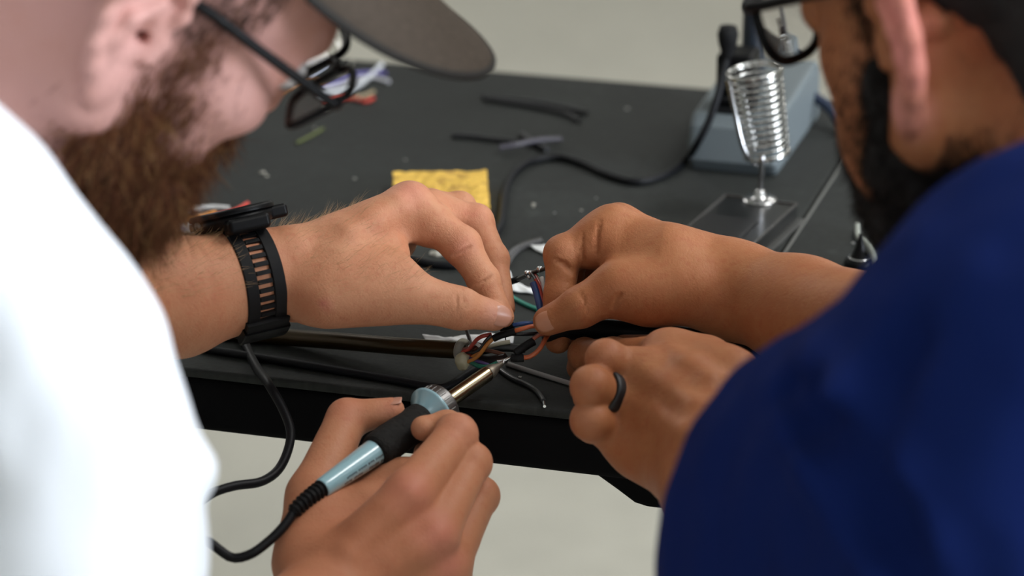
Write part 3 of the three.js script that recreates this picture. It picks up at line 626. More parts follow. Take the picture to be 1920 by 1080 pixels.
// ================= the man on the right, navy shirt
const HR = headFrame(1881, 22, 1.478, [-0.67, -0.277, 0.688], [-0.224, 0.96, 0.169], [-0.708, -0.041, -0.705]);
const manR = thing('person', 'dark bearded man in a navy shirt holding wires with both hands', 'person', V(0.72, 0, -1.2));
{
  const f = new Field();
  head(f, HR, [[[0, -20, -40], [4, -70, -62], 54, 58], [[4, -70, -62], [6, -135, -95], 58, 74]], { cheek: 7, nose: 100 });
  // right hand, further from the camera
  hand(f, {
    arm: [[1880, 660, 1.63, 45], [1690, 638, 1.715, 34], [1500, 584, 1.79, 29.5], [1375, 543, 1.822, 26.2], [1310, 520, 1.828, 26]],
    roots: [[1292, 490, 1.825, 15], [1295, 490, 1.848, 16], [1300, 500, 1.868, 16], [1305, 515, 1.88, 14]],
    fingers: [
      [[1150, 428, 1.838, 12.8], [1056, 477, 1.832, 10.6], [1050, 552, 1.828, 8.6], [1034, 606, 1.828, 7]],
      [[1160, 424, 1.862, 12.4], [1068, 476, 1.862, 10.4], [1062, 570, 1.855, 9], [1046, 638, 1.848, 8]],
      [[1172, 432, 1.885, 12], [1090, 488, 1.888, 10], [1088, 580, 1.88, 8.6], [1084, 640, 1.872, 7.4]],
      [[1188, 446, 1.902, 11], [1112, 500, 1.908, 9], [1112, 575, 1.90, 8], [1110, 620, 1.892, 7]],
    ],
    thumb: [[1265, 535, 1.808, 16], [1158, 538, 1.806, 13], [1088, 576, 1.806, 11.2], [1027, 602, 1.812, 8.6]],
    flesh: [[[1300, 545, 1.81, 18], [1215, 550, 1.808, 15.5]], [[1250, 480, 1.82, 17], [1170, 480, 1.826, 12.5]], [[1220, 560, 1.81, 13], [1170, 548, 1.808, 11]], [[1300, 540, 1.84, 20], [1190, 500, 1.87, 16]], [[1125, 448, 1.834, 11], [1098, 470, 1.832, 9.5]]],
  });
  // left hand, closed round the cable, ring on the fourth finger
  hand(f, {
    arm: [[1560, 1180, 1.475, 43], [1440, 980, 1.60, 34], [1360, 850, 1.69, 29], [1330, 800, 1.712, 27]],
    roots: [[1345, 712, 1.728, 14], [1330, 760, 1.708, 15], [1310, 820, 1.702, 15], [1285, 872, 1.708, 14]],
    fingers: [
      [[1246, 672, 1.768, 12.4], [1150, 668, 1.812, 10.2], [1096, 664, 1.838, 8.8], [1086, 690, 1.852, 7.6]],
      [[1206, 706, 1.742, 12.6], [1136, 674, 1.730, 10.4], [1128, 700, 1.762, 9.2], [1170, 712, 1.792, 8]],
      [[1180, 758, 1.742, 12.2], [1108, 724, 1.716, 10.4], [1108, 742, 1.75, 9], [1160, 750, 1.786, 8]],
      [[1166, 818, 1.738, 12], [1108, 788, 1.718, 10.4], [1112, 798, 1.75, 9], [1160, 800, 1.784, 7.6]],
    ],
    thumb: [[1378, 705, 1.722, 15], [1325, 680, 1.755, 13], [1240, 662, 1.795, 10.6], [1170, 655, 1.83, 8.6]],
    flesh: [[[1320, 770, 1.715, 17], [1240, 740, 1.728, 14]], [[1290, 840, 1.712, 17], [1210, 820, 1.726, 14]], [[1290, 890, 1.71, 17], [1205, 850, 1.735, 15]], [[1330, 720, 1.73, 16], [1270, 690, 1.757, 13]], [[1290, 880, 1.70, 20], [1340, 960, 1.655, 27]]],
  });
  const cuts = []; const cut = (pts, r, k) => { const j = []; for (let i = 0; i + 1 < pts.length; i++) for (let n = 0; n <= 3; n++) { const h = f.hit(pts[i][0] + (pts[i + 1][0] - pts[i][0]) * n / 3, pts[i][1] + (pts[i + 1][1] - pts[i][1]) * n / 3, 1.5); if (h) j.push(h); } for (let i = 0; i + 1 < j.length; i++) if (j[i].distanceTo(j[i + 1]) < 0.012) cuts.push([capsule(j[i], j[i + 1], mm(r), mm(r)), mm(k)]); };
  cut([[1124, 416, 1.828], [1119, 445, 1.8245], [1118, 475, 1.826]], 0.6, 2.2); cut([[1092, 440, 1.826], [1090, 470, 1.823], [1096, 494, 1.825]], 0.5, 2);
  cut([[1040, 488, 1.822], [1058, 496, 1.821], [1072, 510, 1.824]], 0.8, 2.5); cut([[1148, 578], [1156, 562], [1164, 552]], 0.5, 2.5);
  cut([[1086, 548, 1.796], [1096, 566, 1.794], [1100, 588, 1.797]], 0.5, 1.6);
  for (const q of cuts) f.sub(...q);
  const ridge = f.group(0.011), vein = (pts, r, sink) => { const j = pts.map((q) => f.hit(q[0], q[1], 1.5)); for (let i = 0; i + 1 < j.length; i++) if (j[i] && j[i + 1] && j[i].distanceTo(j[i + 1]) < 0.05) { const dn = camera.position.clone().sub(j[i]).normalize().multiplyScalar(-mm(sink)); Field.add(ridge, capsule(j[i].clone().add(dn), j[i + 1].clone().add(dn), mm(r), mm(r)), 0.010); } };
  vein([[1252, 662], [1290, 690], [1330, 715]], 4, 3.4); vein([[1212, 700], [1252, 730], [1300, 765]], 4, 3.4); vein([[1185, 755], [1230, 780], [1280, 812]], 3.6, 3.2);
  Field.add(ridge, ellipsoid(P(1252, 664, 1.757), [0.0135, 0.0135, 0.0135]), 0.006); Field.add(ridge, ellipsoid(P(1213, 702, 1.735), [0.0125, 0.0125, 0.0125]), 0.006);
  const kn = [0.52, 0.22, 0.13], spots = [
    [P(1250, 652, 1.755), 0.016, kn, 0.5], [P(1135, 660, 1.72), 0.013, kn, 0.45], [P(1100, 720, 1.708), 0.013, kn, 0.45], [P(1100, 785, 1.71), 0.014, kn, 0.5], [P(1190, 715, 1.73), 0.016, kn, 0.4],
    [HR.H(98, 24, -16), 0.032, [0.80, 0.29, 0.25], 1.2], [HR.H(97, -2, -14), 0.030, [0.80, 0.29, 0.25], 1.2], [HR.H(88, -27, 2), 0.020, [0.78, 0.32, 0.28], 1.1], [P(1056, 465, 1.825), 0.014, kn, 0.3],
    [HR.H(72, 0, -36), 0.03, [0.42, 0.13, 0.08], 0.5],
  ];
  const [lo, hi] = bounds([HR.H(0, 140, 0), HR.H(0, 0, 125), HR.H(6, -135, -95), P(1880, 660, 1.63), P(1560, 1180, 1.475), P(1010, 600, 1.85), P(1150, 420, 1.93), HR.H(0, 60, -120)], 0.075);
  const geo = f.mesh(lo, hi, CELL, painter([0.36, 0.132, 0.053], spots));
  console.log('right body', geo.attributes.position.count);
  const body = part('body', geo, M.skinTan, manR);
  eyes(HR, body);
  // shirt
  const s = new Field(), g = s.group(0.03), arm = s.group(0.012);
  chain(g, [[2085, 705, 1.32, 64], [2015, 755, 1.31, 67], [1900, 900, 1.32, 86], [1850, 1150, 1.34, 90]], 0.03);
  chain(arm, [[1975, 765, 1.31, 62], [1840, 815, 1.325, 57], [1715, 862, 1.345, 63], [1612, 925, 1.375, 62], [1545, 980, 1.40, 62], [1500, 1060, 1.42, 61], [1490, 1150, 1.435, 60]], 0.02);
  chain(arm, [[1640, 800, 1.36, 52], [1570, 868, 1.39, 57]], 0.015); chain(arm, [[1480, 800, 1.47, 28], [1440, 790, 1.50, 25]], 0.02);
  const C7 = HR.H(6, -135, -95);
  Field.add(g, capsule(C7.clone().add(V(-0.02, -0.05, 0.0)), C7.clone().add(V(0.10, -0.16, 0.05)), 0.085, 0.15), 0.06);
  Field.add(g, capsule(C7.clone().add(V(0.10, -0.16, 0.05)), V(0.68, 0.92, -1.2), 0.16, 0.16), 0.06);
  Field.add(g, capsule(P(2060, 660, 1.33), V(0.55, 0.95, -1.2), 0.09, 0.15), 0.06);
  Field.add(g, capsule(C7.clone().add(V(-0.02, -0.08, -0.12)), P(1905, 665, 1.62), 0.075, 0.052), 0.02);
  s.sub(capsule(HR.H(0, -40, -50), HR.H(5, -118, -84), 0.064, 0.074), 0.006);
  // the long fold between sleeve and back
  const fold = [[1470, 690, 1.26], [1520, 770, 1.275], [1580, 870, 1.29], [1640, 970, 1.305], [1700, 1090, 1.32]];
  s.warp = (x, y, z) => 0.0028 * noise(x * 20, y * 13, z * 20) + 0.0018 * noise(x * 50, y * 40 + 9, z * 50); s.warpMost = 0.008;
  const [l2, h2] = bounds([P(2060, 660, 1.25), P(1490, 1180, 1.45), V(0.7, 0.82, -1.2), V(0.7, 0.82, -1.0), C7, P(1440, 760, 1.52), P(1860, 640, 1.65)], 0.19);
  const fp = [[1478, 715], [1520, 775], [1562, 840], [1605, 910], [1650, 985], [1705, 1085]].map((q) => s.hit(q[0], q[1], 1.0));
  const rp = [[1510, 705], [1555, 770], [1600, 840], [1645, 915], [1690, 995], [1745, 1090]].map((q) => s.hit(q[0], q[1], 1.0)), rg = s.group(0.02);
  for (let i = 0; i + 1 < fp.length; i++) { if (fp[i] && fp[i + 1]) s.sub(capsule(fp[i], fp[i + 1], 0.0065, 0.0065), 0.02); if (rp[i] && rp[i + 1]) Field.add(rg, capsule(rp[i].clone().add(V(0, -0.006, -0.006)), rp[i + 1].clone().add(V(0, -0.006, -0.006)), 0.0115, 0.0115), 0.022); }
  const up2 = [[1700, 640], [1660, 690], [1640, 760]].map((q) => s.hit(q[0], q[1], 1.0)); for (let i = 0; i + 1 < 3; i++) if (up2[i] && up2[i + 1]) s.sub(capsule(up2[i], up2[i + 1], 0.004, 0.004), 0.02);
  part('shirt', s.mesh(l2, h2, 0.004, null), M.navyCloth, manR);
  const tr = new Field(), tg = tr.group(0.04);
  for (const z of [-0.09, 0.09]) { Field.add(tg, capsule(V(0.70, 0.84, -1.2 + z), V(0.66, 0.47, -1.22 + z * 1.2), 0.10, 0.075), 0.04); Field.add(tg, capsule(V(0.66, 0.47, -1.22 + z * 1.2), V(0.72, 0.09, -1.2 + z * 1.2), 0.075, 0.055), 0.04); }
  part('trousers', tr.mesh(V(0.4, 0.0, -1.6), V(1.0, 1.0, -0.8), 0.012, null), M.denim, manR);
  for (const z of [-0.11, 0.11]) part('shoe', new RoundedBoxGeometry(0.27, 0.09, 0.10, 4, 0.035).translate(0.68, 0.045, -1.2 + z), M.blackMetal, manR);
  // beard
  const bf = new Field(), bg = bf.group(0.006), bc = (a, c, ra, rb, k = 14) => Field.add(bg, capsule(HR.H(...a), HR.H(...c), mm(ra), mm(rb)), mm(k));
  for (const q of [-1, 1]) {
    bc([q * 62, -8, 32], [q * 61, -26, 30], 5, 8.5); bc([q * 61, -26, 30], [q * 57, -52, 30], 8.5, 16); bc([q * 58, -52, 28], [q * 30, -90, 56], 15, 16);
    bc([q * 48, -42, 48], [q * 26, -80, 66], 12, 16); bc([q * 4, -40, 92], [q * 26, -52, 78], 7, 8); bc([q * 26, -52, 78], [q * 26, -76, 70], 8, 13);
  }
  for (const q of [-1, 1]) bc([q * 61, -40, 6], [q * 57, -58, 20], 14, 19);
  bc([0, -86, 74], [0, -104, 68], 20, 17); bc([36, -88, 48], [14, -102, 62], 19, 16);
  bf.warp = (x, y, z) => 0.0025 * noise(x * 90, y * 90, z * 90) + 0.0018 * noise(x * 260, y * 260, z * 260); bf.warpMost = 0.005;
  const [l3, h3] = bounds([HR.H(-90, 20, 0), HR.H(90, -150, 0), HR.H(0, 0, 125), HR.H(0, -150, 100), HR.H(0, -60, -20)], 0.03);
  const bgeo = bf.mesh(l3, h3, 0.003, (c, x, y, z) => { const m = noise(x * 120, y * 120, z * 120); c.setRGB(0.010 + 0.004 * m, 0.008 + 0.003 * m, 0.007 + 0.003 * m); });
  const beard = part('beard', bgeo, M.beardBase, manR);
  const down = HR.Y.clone().multiplyScalar(-1), hl = [], dark = () => { const t = rnd(); return t < 0.8 ? [0.010, 0.007, 0.006] : [0.03, 0.02, 0.014]; };
  for (const q of scatter(bgeo, 14000, () => 1)) {
    const len = rr(0.002, 0.007), dir = q.n.clone().multiplyScalar(0.7).addScaledVector(down, 0.7).add(V(rr(-0.5, 0.5), rr(-0.5, 0.5), rr(-0.5, 0.5)));
    hl.push({ p: q.p, dir, len, r: rr(0.00016, 0.00028), bend: V(rr(-1, 1), rr(-1, 1), rr(-1, 1)).multiplyScalar(len * 0.3), c: dark() });
  }
  const grow = (p) => { const [x, y, z] = HR.inv(p.x, p.y, p.z); if (Math.abs(x) < 30 || Math.abs(x) > 77) return 0; return Math.max(Math.exp(-(((y + 34) / 26) ** 2) - ((z - 26) / 26) ** 2), 1.3 * Math.exp(-(((y + 58) / 20) ** 2) - ((z - 8) / 26) ** 2), Math.exp(-(((y - 20) / 26) ** 2) - ((z - 27) / 9) ** 2)); };
  for (const q of scatter(geo, 12000, (p) => { const [, y, z] = HR.inv(p.x, p.y, p.z); return z < 16 && y > -40 ? 0 : grow(p); })) {
    const len = rr(0.003, 0.006), dir = q.n.clone().multiplyScalar(0.5).addScaledVector(down, 1).add(V(rr(-0.4, 0.4), rr(-0.4, 0.4), rr(-0.4, 0.4)));
    hl.push({ p: q.p, dir, len, r: rr(0.00012, 0.0002), bend: V(0, 0, 0), c: dark() });
  }
  part('beard_hair', strands(hl), M.hairs, beard, 'stuff');
  // short dark hair: dense above, faded towards the nape
  const hairline = (x, y, z) => { if (z > 24) return z < 44 ? sstep(14, 30, y) * 0.8 : y > 64 ? 1 : 0; const d = 118 - Math.hypot(y + 68, z - 68); return 1 - sstep(-4, 16, d); };
  const cap = new Field(), cg = cap.group(0.004);
  Field.add(cg, capsule(HR.H(0, 10, -45), HR.H(0, -40, -50), mm(66), mm(62)), 0.02); Field.add(cg, ellipsoid(HR.H(0, 53, -14), [mm(79), mm(86), mm(102)], HR.X, HR.Y, HR.Z), 0.004);
  cap.sub(capsule(HR.H(0, -40, 120), HR.H(0, 18, 130), 0.075, 0.075), 0.006);
  cap.sub(capsule(HR.H(-140, -68, 68), HR.H(140, -68, 68), 0.118, 0.118), 0.006);
  cap.sub(capsule(HR.H(-140, -150, -100), HR.H(140, -150, -100), 0.11, 0.11), 0.006);
  cap.warp = (x, y, z) => 0.0015 * noise(x * 200, y * 200, z * 200); cap.warpMost = 0.002;
  const [l4, h4] = bounds([HR.H(0, 140, 0), HR.H(0, 0, 90), HR.H(0, -100, -110), HR.H(0, 0, -120), HR.H(80, 0, 0), HR.H(-80, 0, 0)], 0.03);
  const hgeo = cap.mesh(l4, h4, 0.003, (c, x, y, z) => { const m = noise(x * 150, y * 150, z * 150); c.setRGB(0.012 + 0.004 * m, 0.010 + 0.003 * m, 0.009 + 0.003 * m); });
  const hair = part('hair', hgeo, M.beardBase, manR);
  const hs = [];
  for (const q of scatter(hgeo, 5000, () => 1)) { const len = rr(0.003, 0.007); hs.push({ p: q.p, dir: q.n.clone().add(V(rr(-0.6, 0.6), rr(-0.6, 0.6), rr(-0.6, 0.6))), len, r: 0.00018, bend: V(0, 0, 0), c: dark() }); }
  for (const q of scatter(geo, 12000, (p) => { const [x, y, z] = HR.inv(p.x, p.y, p.z); return z < 45 && Math.abs(x) < 78 ? hairline(x, y, z) : 0; })) { const len = rr(0.002, 0.005); hs.push({ p: q.p, dir: q.n.clone().multiplyScalar(0.8).addScaledVector(down, 0.6), len, r: 0.00016, bend: V(0, 0, 0), c: dark() }); }
  part('hair_strand', strands(hs), M.hairs, hair, 'stuff');
}
// ---------------------------------------------------------------- things worn
Object.assign(M, {
  blackPlastic: phy({ color: lin(0.0035, 0.0035, 0.004), roughness: 0.4, specularIntensity: 0.3 }),
  lensFlat: phy({ specularIntensity: 0.2, color: 0xffffff, roughness: 0.02, transmission: 1, thickness: 0, ior: 1.3 }),
  blackRubber: phy({ color: lin(0.006, 0.006, 0.0065), roughness: 0.6, specularIntensity: 0.4, bumpMap: rep(fine, 0.02), bumpScale: 0.0001 }),
  cordBlack: phy({ color: lin(0.0055, 0.006, 0.0075), roughness: 0.5, specularIntensity: 0.4 }),
  lens: phy({ specularIntensity: 0.25, color: 0xffffff, roughness: 0.02, transmission: 1, thickness: 0.002, ior: 1.5 }),
  steel: std({ color: lin(0.5, 0.5, 0.5), roughness: 0.22, metalness: 1 }),
  chrome: std({ color: lin(0.62, 0.62, 0.60), roughness: 0.16, metalness: 1 }),
  dullSteel: std({ color: lin(0.17, 0.165, 0.16), roughness: 0.42, metalness: 1 }),
  solder: std({ color: lin(0.75, 0.75, 0.76), roughness: 0.2, metalness: 1 }),
});
const capWeave = noiseTexture(128, (u, v, i, j) => { const w = ((i >> 1) + (j >> 1)) & 1 ? 1 : 0.72; const b = (118 + 14 * tile(u, v, 20, 41)) * (0.75 + 0.25 * w); return [b, b * 0.93, b * 0.86]; }, true);
M.capCloth = phy({ specularIntensity: 0.3, color: lin(0.50, 0.46, 0.43), map: rep(capWeave, 0.025), roughness: 0.9, bumpMap: rep(weave, 0.012), bumpScale: 0.0003 });
M.capDark = std({ color: lin(0.02, 0.018, 0.016), roughness: 0.9 });

function sheet(nu, nv, fn, thick) {   // a curved sheet with thickness; fn(u,v) -> point
  const top = [], N = [];
  for (let j = 0; j <= nv; j++) for (let i = 0; i <= nu; i++) top.push(fn(i / nu, j / nv));
  const at = (i, j) => top[clamp(j, 0, nv) * (nu + 1) + clamp(i, 0, nu)];
  for (let j = 0; j <= nv; j++) for (let i = 0; i <= nu; i++) N.push(at(i + 1, j).clone().sub(at(i - 1, j)).cross(at(i, j + 1).clone().sub(at(i, j - 1))).normalize());
  const pos = [], idx = [], uv = [], K = top.length;
  for (const s of [0.5, -0.5]) top.forEach((p, q) => { const v = p.clone().addScaledVector(N[q], thick * s); pos.push(v.x, v.y, v.z); uv.push((q % (nu + 1)) / nu, Math.floor(q / (nu + 1)) / nv); });
  for (let j = 0; j < nv; j++) for (let i = 0; i < nu; i++) { const a = j * (nu + 1) + i, b = a + 1, c = a + nu + 1, d = c + 1; idx.push(a, b, d, a, d, c, K + a, K + d, K + b, K + a, K + c, K + d); }
  const rim = []; for (let i = 0; i < nu; i++) rim.push(i); for (let j = 0; j < nv; j++) rim.push(j * (nu + 1) + nu); for (let i = nu; i > 0; i--) rim.push(nv * (nu + 1) + i); for (let j = nv; j > 0; j--) rim.push(j * (nu + 1));
  for (let q = 0; q < rim.length; q++) { const a = rim[q], b = rim[(q + 1) % rim.length]; idx.push(a, K + a, b, b, K + a, K + b); }
  const g = new THREE.BufferGeometry(); g.setAttribute('position', new THREE.Float32BufferAttribute(pos, 3)); g.setAttribute('uv', new THREE.Float32BufferAttribute(uv, 2)); g.setIndex(idx); g.computeVertexNormals(); return g;
}
const metres = (g, a, b) => { const u = g.attributes.uv; for (let i = 0; i < u.count; i++) u.setXY(i, u.getX(i) * a, u.getY(i) * b); return g; };

// ---- baseball cap of the left man
const CAP = { y: 84, droop: 18, slope: 0.10, len: 80 };
{
  const H = HL.H, t = thing('baseball_cap', 'grey brown mesh cloth baseball cap with a wide curved bill', 'cap', H(0, 60, 0));
  const zin = (x) => 88 * Math.sqrt(Math.max(0, 1 - (x / 84) ** 2)), yb = (x, z) => CAP.y - CAP.droop * (x / 70) ** 2 - CAP.slope * (z - 60);
  const bill = (u, v) => { const a = (u * 2 - 1) * 1.36, x = 77 * Math.sin(a), z0 = zin(x) - 6, ed = Math.pow(Math.max(0, Math.cos(a * 1.12)), 0.55), z = z0 + (6 + CAP.len * ed) * v; const xx = x * (1 + 0.06 * v * ed); return H(xx, yb(xx, z), z); };
  part('bill', metres(sheet(48, 20, bill, 0.0035), 0.19, 0.08), M.capCloth, t);
  part('bill_edge', tube(Array.from({ length: 33 }, (_, i) => bill(i / 32, 1)), 0.0024, 8, 3), M.capDark, t);
  const crown = (u, v) => { const a = u * Math.PI * 2, e = v * Math.PI * 0.5, r = Math.cos(e * 0.999), x = 81 * r * Math.sin(a), z = -12 + 99 * r * Math.cos(a), y0 = CAP.y + 4 - (Math.cos(a) < 0 ? 14 * -Math.cos(a) : 0); return H(x, y0 + (152 - y0) * Math.sin(e), z); };
  part('crown', metres(sheet(64, 18, crown, 0.003), 0.56, 0.14), M.capCloth, t);
  part('sweatband', tube(Array.from({ length: 41 }, (_, i) => crown(i / 40, 0.02)), 0.0032, 6, 2, false), M.capDark, t);
  part('button', new THREE.SphereGeometry(0.007, 16, 10).translate(...H(0, 153, -12).toArray()), M.capDark, t);
}
// ---- spectacles
function glasses(h, o, label) {
  const { H } = h, t = thing('spectacles', label, 'glasses', H(0, o.y, o.z));
  const c = Math.cos(o.tilt), s = Math.sin(o.tilt), bow = (x) => x * x / o.R;
  const F3 = (x, y) => H(x, o.y + y * c, o.z - bow(x) + y * s);          // the bowed front; y down leans back
  const out = (q, grow = 0) => { const pts = [], hw = o.hw + grow, hh = o.hh + grow, cx = q * (o.bridge / 2 + o.hw); for (let i = 0; i < 36; i++) { const a = i / 36 * Math.PI * 2, e = o.square, ca = Math.cos(a), sa = Math.sin(a), x = hw * Math.sign(ca) * Math.abs(ca) ** e, y = hh * Math.sign(sa) * Math.abs(sa) ** e; pts.push([cx + x * (1 + 0.06 * y / hh * 1), y]); } return pts; };
  for (const q of [1, -1]) {
    const pts = out(q).map(([x, y]) => F3(x, y)); pts.push(pts[0].clone(), pts[1].clone());
    part('rim', tube(pts, mm(o.rim), 10, 3, false), M.blackPlastic, t);
    // lens: a meniscus, thicker at its edge
    const N = 20, fr = (a) => out(q, 0.3)[a % 36], cx = q * (o.bridge / 2 + o.hw), pos = [], idx = [];
    for (const side of [0, 1]) { for (let k = 0; k <= N; k++) for (let a = 0; a < 36; a++) { const [ex, ey] = fr(a), f = k / N, x = cx + (ex - cx) * f, y = ey * f, r2 = (x - cx) ** 2 + y * y, dz = side ? -1.4 - r2 * o.power : 0; const v = H(x, o.y + y * c, o.z - bow(x) + y * s + dz); pos.push(v.x, v.y, v.z); } }
    const K = (N + 1) * 36;
    for (let k = 0; k < N; k++) for (let a = 0; a < 36; a++) { const A = k * 36 + a, B = k * 36 + (a + 1) % 36, C = A + 36, D = B + 36; q > 0 ? idx.push(A, C, D, A, D, B, K + A, K + D, K + C, K + A, K + B, K + D) : idx.push(A, D, C, A, B, D, K + A, K + C, K + D, K + A, K + D, K + B); }
    for (let a = 0; a < 36; a++) { const A = N * 36 + a, B = N * 36 + (a + 1) % 36; q > 0 ? idx.push(A, K + A, K + B, A, K + B, B) : idx.push(A, K + B, K + A, A, B, K + B); }
    const g = new THREE.BufferGeometry(); g.setAttribute('position', new THREE.Float32BufferAttribute(pos, 3)); g.setIndex(idx); g.computeVertexNormals();
    if (q > 0 === false) { /* mirrored winding handled above */ }
    part('lens', g, o.lens ?? M.lens, t);
    const xh = q * (o.bridge / 2 + o.hw * 2 + 3.5), hp = F3(xh, o.hingeY), back = H(q * 74, o.earY, o.earZ), tip = H(q * 70, o.earY - 18, o.earZ - 24);
    const mid = hp.clone().lerp(back, 0.5), hx = H(xh * 1.02, o.y + o.hingeY * c, o.z - bow(xh) - 6);
    part('end_piece', tube([F3(xh - q * 6, o.hingeY), hp, hx], mm(o.rim * 1.25), 8, 5), M.blackPlastic, t);
    part('temple', tube([hx, mid, back, H(q * 72, o.earY - 6, o.earZ - 12), tip], (u) => mm(o.arm * (u > 0.85 ? 0.75 : 1)), 10, 6), M.blackPlastic, t);
  }
  part('bridge', tube([F3(-o.bridge / 2, o.hh * 0.35), F3(0, o.hh * 0.55), F3(o.bridge / 2, o.hh * 0.35)], mm(o.rim), 10, 5), M.blackPlastic, t);
  return t;
}
glasses(HL, { y: 15, z: 106, tilt: 0.377, R: 520, hw: 25.5, hh: 17.5, bridge: 18, square: 0.5, rim: 2.2, arm: 2.8, hingeY: 11, earY: 28, earZ: 12, power: 0.0003, lens: M.lensFlat }, 'black square framed spectacles low on the nose of the man in the cap');
glasses(HR, { y: 14, z: 104, tilt: 0.12, R: 520, hw: 26, hh: 19, bridge: 17, square: 0.75, rim: 2.6, arm: 3.0, hingeY: 13, earY: 32, earZ: 2, power: 0.0022 }, 'thick black spectacles worn by the dark bearded man');

// ---- wrist watch
{
  const a = P(330, 558, 1.782), b = P(530, 512, 1.808), ax = b.clone().sub(a).normalize(), c = P(462, 524, 1.802);
  const N = V(-0.02, 1, -0.42); N.addScaledVector(ax, -N.dot(ax)).normalize(); const S = V().crossVectors(ax, N); // N out through the face, S along the wrist's width
  const t = thing('wrist_watch', 'black sports watch with a slotted rubber strap on the pale hairy wrist', 'watch', c);
  const rx = 0.0298, ry = 0.0298;
  const pt = (th, w, r = 0) => c.clone().addScaledVector(N, Math.cos(th) * (ry + r)).addScaledVector(S, Math.sin(th) * (rx + r)).addScaledVector(ax, w);
  const band = (t0, t1, w0, w1, r0, r1, n = 40) => {
    const pos = [], idx = [], e = 0.0006, sec = [[w0, r0], [w0, r1 - e], [w0 + e, r1], [w1 - e, r1], [w1, r1 - e], [w1, r0]], m = sec.length;
    for (let i = 0; i <= n; i++) for (const [w, r] of sec) { const p = pt(t0 + (t1 - t0) * i / n, w, r); pos.push(p.x, p.y, p.z); }
    for (let i = 0; i < n; i++) for (let j = 0; j < m; j++) { const A = i * m + j, B = i * m + (j + 1) % m; idx.push(A, B, A + m, B, B + m, A + m); }
    for (let j = 1; j + 1 < m; j++) { idx.push(0, j + 1, j); idx.push(n * m, n * m + j, n * m + j + 1); }
    const g = new THREE.BufferGeometry(); g.setAttribute('position', new THREE.Float32BufferAttribute(pos, 3)); g.setIndex(idx); const h = g.toNonIndexed(); h.computeVertexNormals();
    h.setAttribute('uv', new THREE.Float32BufferAttribute(new Float32Array(h.attributes.position.count * 2), 2)); return h;
  };
  const w = 0.012, sgn = -1, pieces = []; // the side with slots faces the camera
  // find which way round faces the camera
  const facing = pt(Math.PI / 2, 0).distanceTo(camera.position) < pt(-Math.PI / 2, 0).distanceTo(camera.position) ? 1 : -1;
  const A = (th) => th * facing;
  const from = 0.42, to = 2.55;
  pieces.push(band(A(from), A(to), -w, -0.0045, 0, 0.0028), band(A(from), A(to), 0.0045, w, 0, 0.0028));
  const nb = 12; for (let i = 0; i <= nb; i++) { const t0 = from + (to - from) * (0.06 + 0.9 * i / nb); pieces.push(band(A(t0 - 0.045), A(t0 + 0.035), -0.0046, 0.0046, 0, 0.0027, 4)); }
  pieces.push(band(A(from), A(from + 0.16), -0.0046, 0.0046, 0, 0.0028, 6));
  part('strap', merge(pieces), M.blackRubber, t);
  part('strap', band(A(to), A(Math.PI * 2 - from), -w, w, 0, 0.003, 50), M.blackRubber, t);
  part('keeper', band(A(2.42), A(2.62), -w - 0.001, w + 0.001, -0.001, 0.0052, 10), M.blackRubber, t);
  part('buckle', merge([band(A(2.62), A(3.05), -w - 0.002, w + 0.002, 0.001, 0.0062, 14)]), M.blackPlastic, t);
  const cc = c.clone().addScaledVector(N, ry + 0.0005);
  part('case', turned([[0, 0], [0.021, 0], [0.0228, 0.001], [0.0235, 0.004], [0.0235, 0.0085], [0, 0.0085]].map((q) => q), cc, cc.clone().addScaledVector(N, 0.01), 48), M.blackPlastic, t);
  const ct = cc.clone().addScaledVector(N, 0.0085);
  const bz = part('bezel', turned([[0.0245, -0.001], [0.0248, 0.001], [0.0235, 0.0025], [0.0195, 0.0022], [0.0195, 0], [0.0245, -0.001]], ct, ct.clone().addScaledVector(N, 0.01), 48), M.blackPlastic, t);
  part('screen', turned([[0, 0.0015], [0.0196, 0.0015], [0.0196, 0.0005], [0, 0.0005]], ct, ct.clone().addScaledVector(N, 0.01), 48), M.blackPlastic, bz);
  for (const [th, r] of [[0.25, 0], [-0.25, 0], [Math.PI + 0.25, 0], [Math.PI - 0.25, 0]]) { const d = ax.clone().multiplyScalar(Math.cos(th)).addScaledVector(S.clone().multiplyScalar(facing), Math.sin(th)), p = cc.clone().addScaledVector(d, 0.0215).addScaledVector(N, 0.005); part('button', turned([[0, 0], [0.0022, 0], [0.0024, 0.0035], [0, 0.004]], p, p.clone().add(d), 16), M.dullSteel, t); }
  const sf = S.clone().multiplyScalar(facing);
  for (const q of [1, -1]) { const o = cc.clone().addScaledVector(sf, q * 0.0225).addScaledVector(N, 0.0005); part('lug', boxAt(0.026, 0.009, 0.012, 0.003, basis(ax, N, V().crossVectors(ax, N), o)), M.blackPlastic, t); }
  part('guard', boxAt(0.012, 0.008, 0.014, 0.0025, basis(ax, N, V().crossVectors(ax, N), cc.clone().addScaledVector(ax, 0.0245).addScaledVector(sf, 0.004).addScaledVector(N, 0.004))), M.blackPlastic, t);
}
// ---- finger ring
{
  const a = P(1180, 758, 1.742), b = P(1108, 724, 1.716), c = a.clone().lerp(b, 0.62), d = b.clone().sub(a).normalize();
  const prof = [[0.0108, -0.0048], [0.0124, -0.0048], [0.0133, -0.0034], [0.0136, 0], [0.0133, 0.0034], [0.0124, 0.0048], [0.0108, 0.0048], [0.0108, -0.0048]];
  single('finger_ring', 'plain wide black ring on the ring finger of the closed hand', 'ring', turned(prof, c, c.clone().add(d), 48), std({ color: lin(0.006, 0.006, 0.007), roughness: 0.5 }));
}
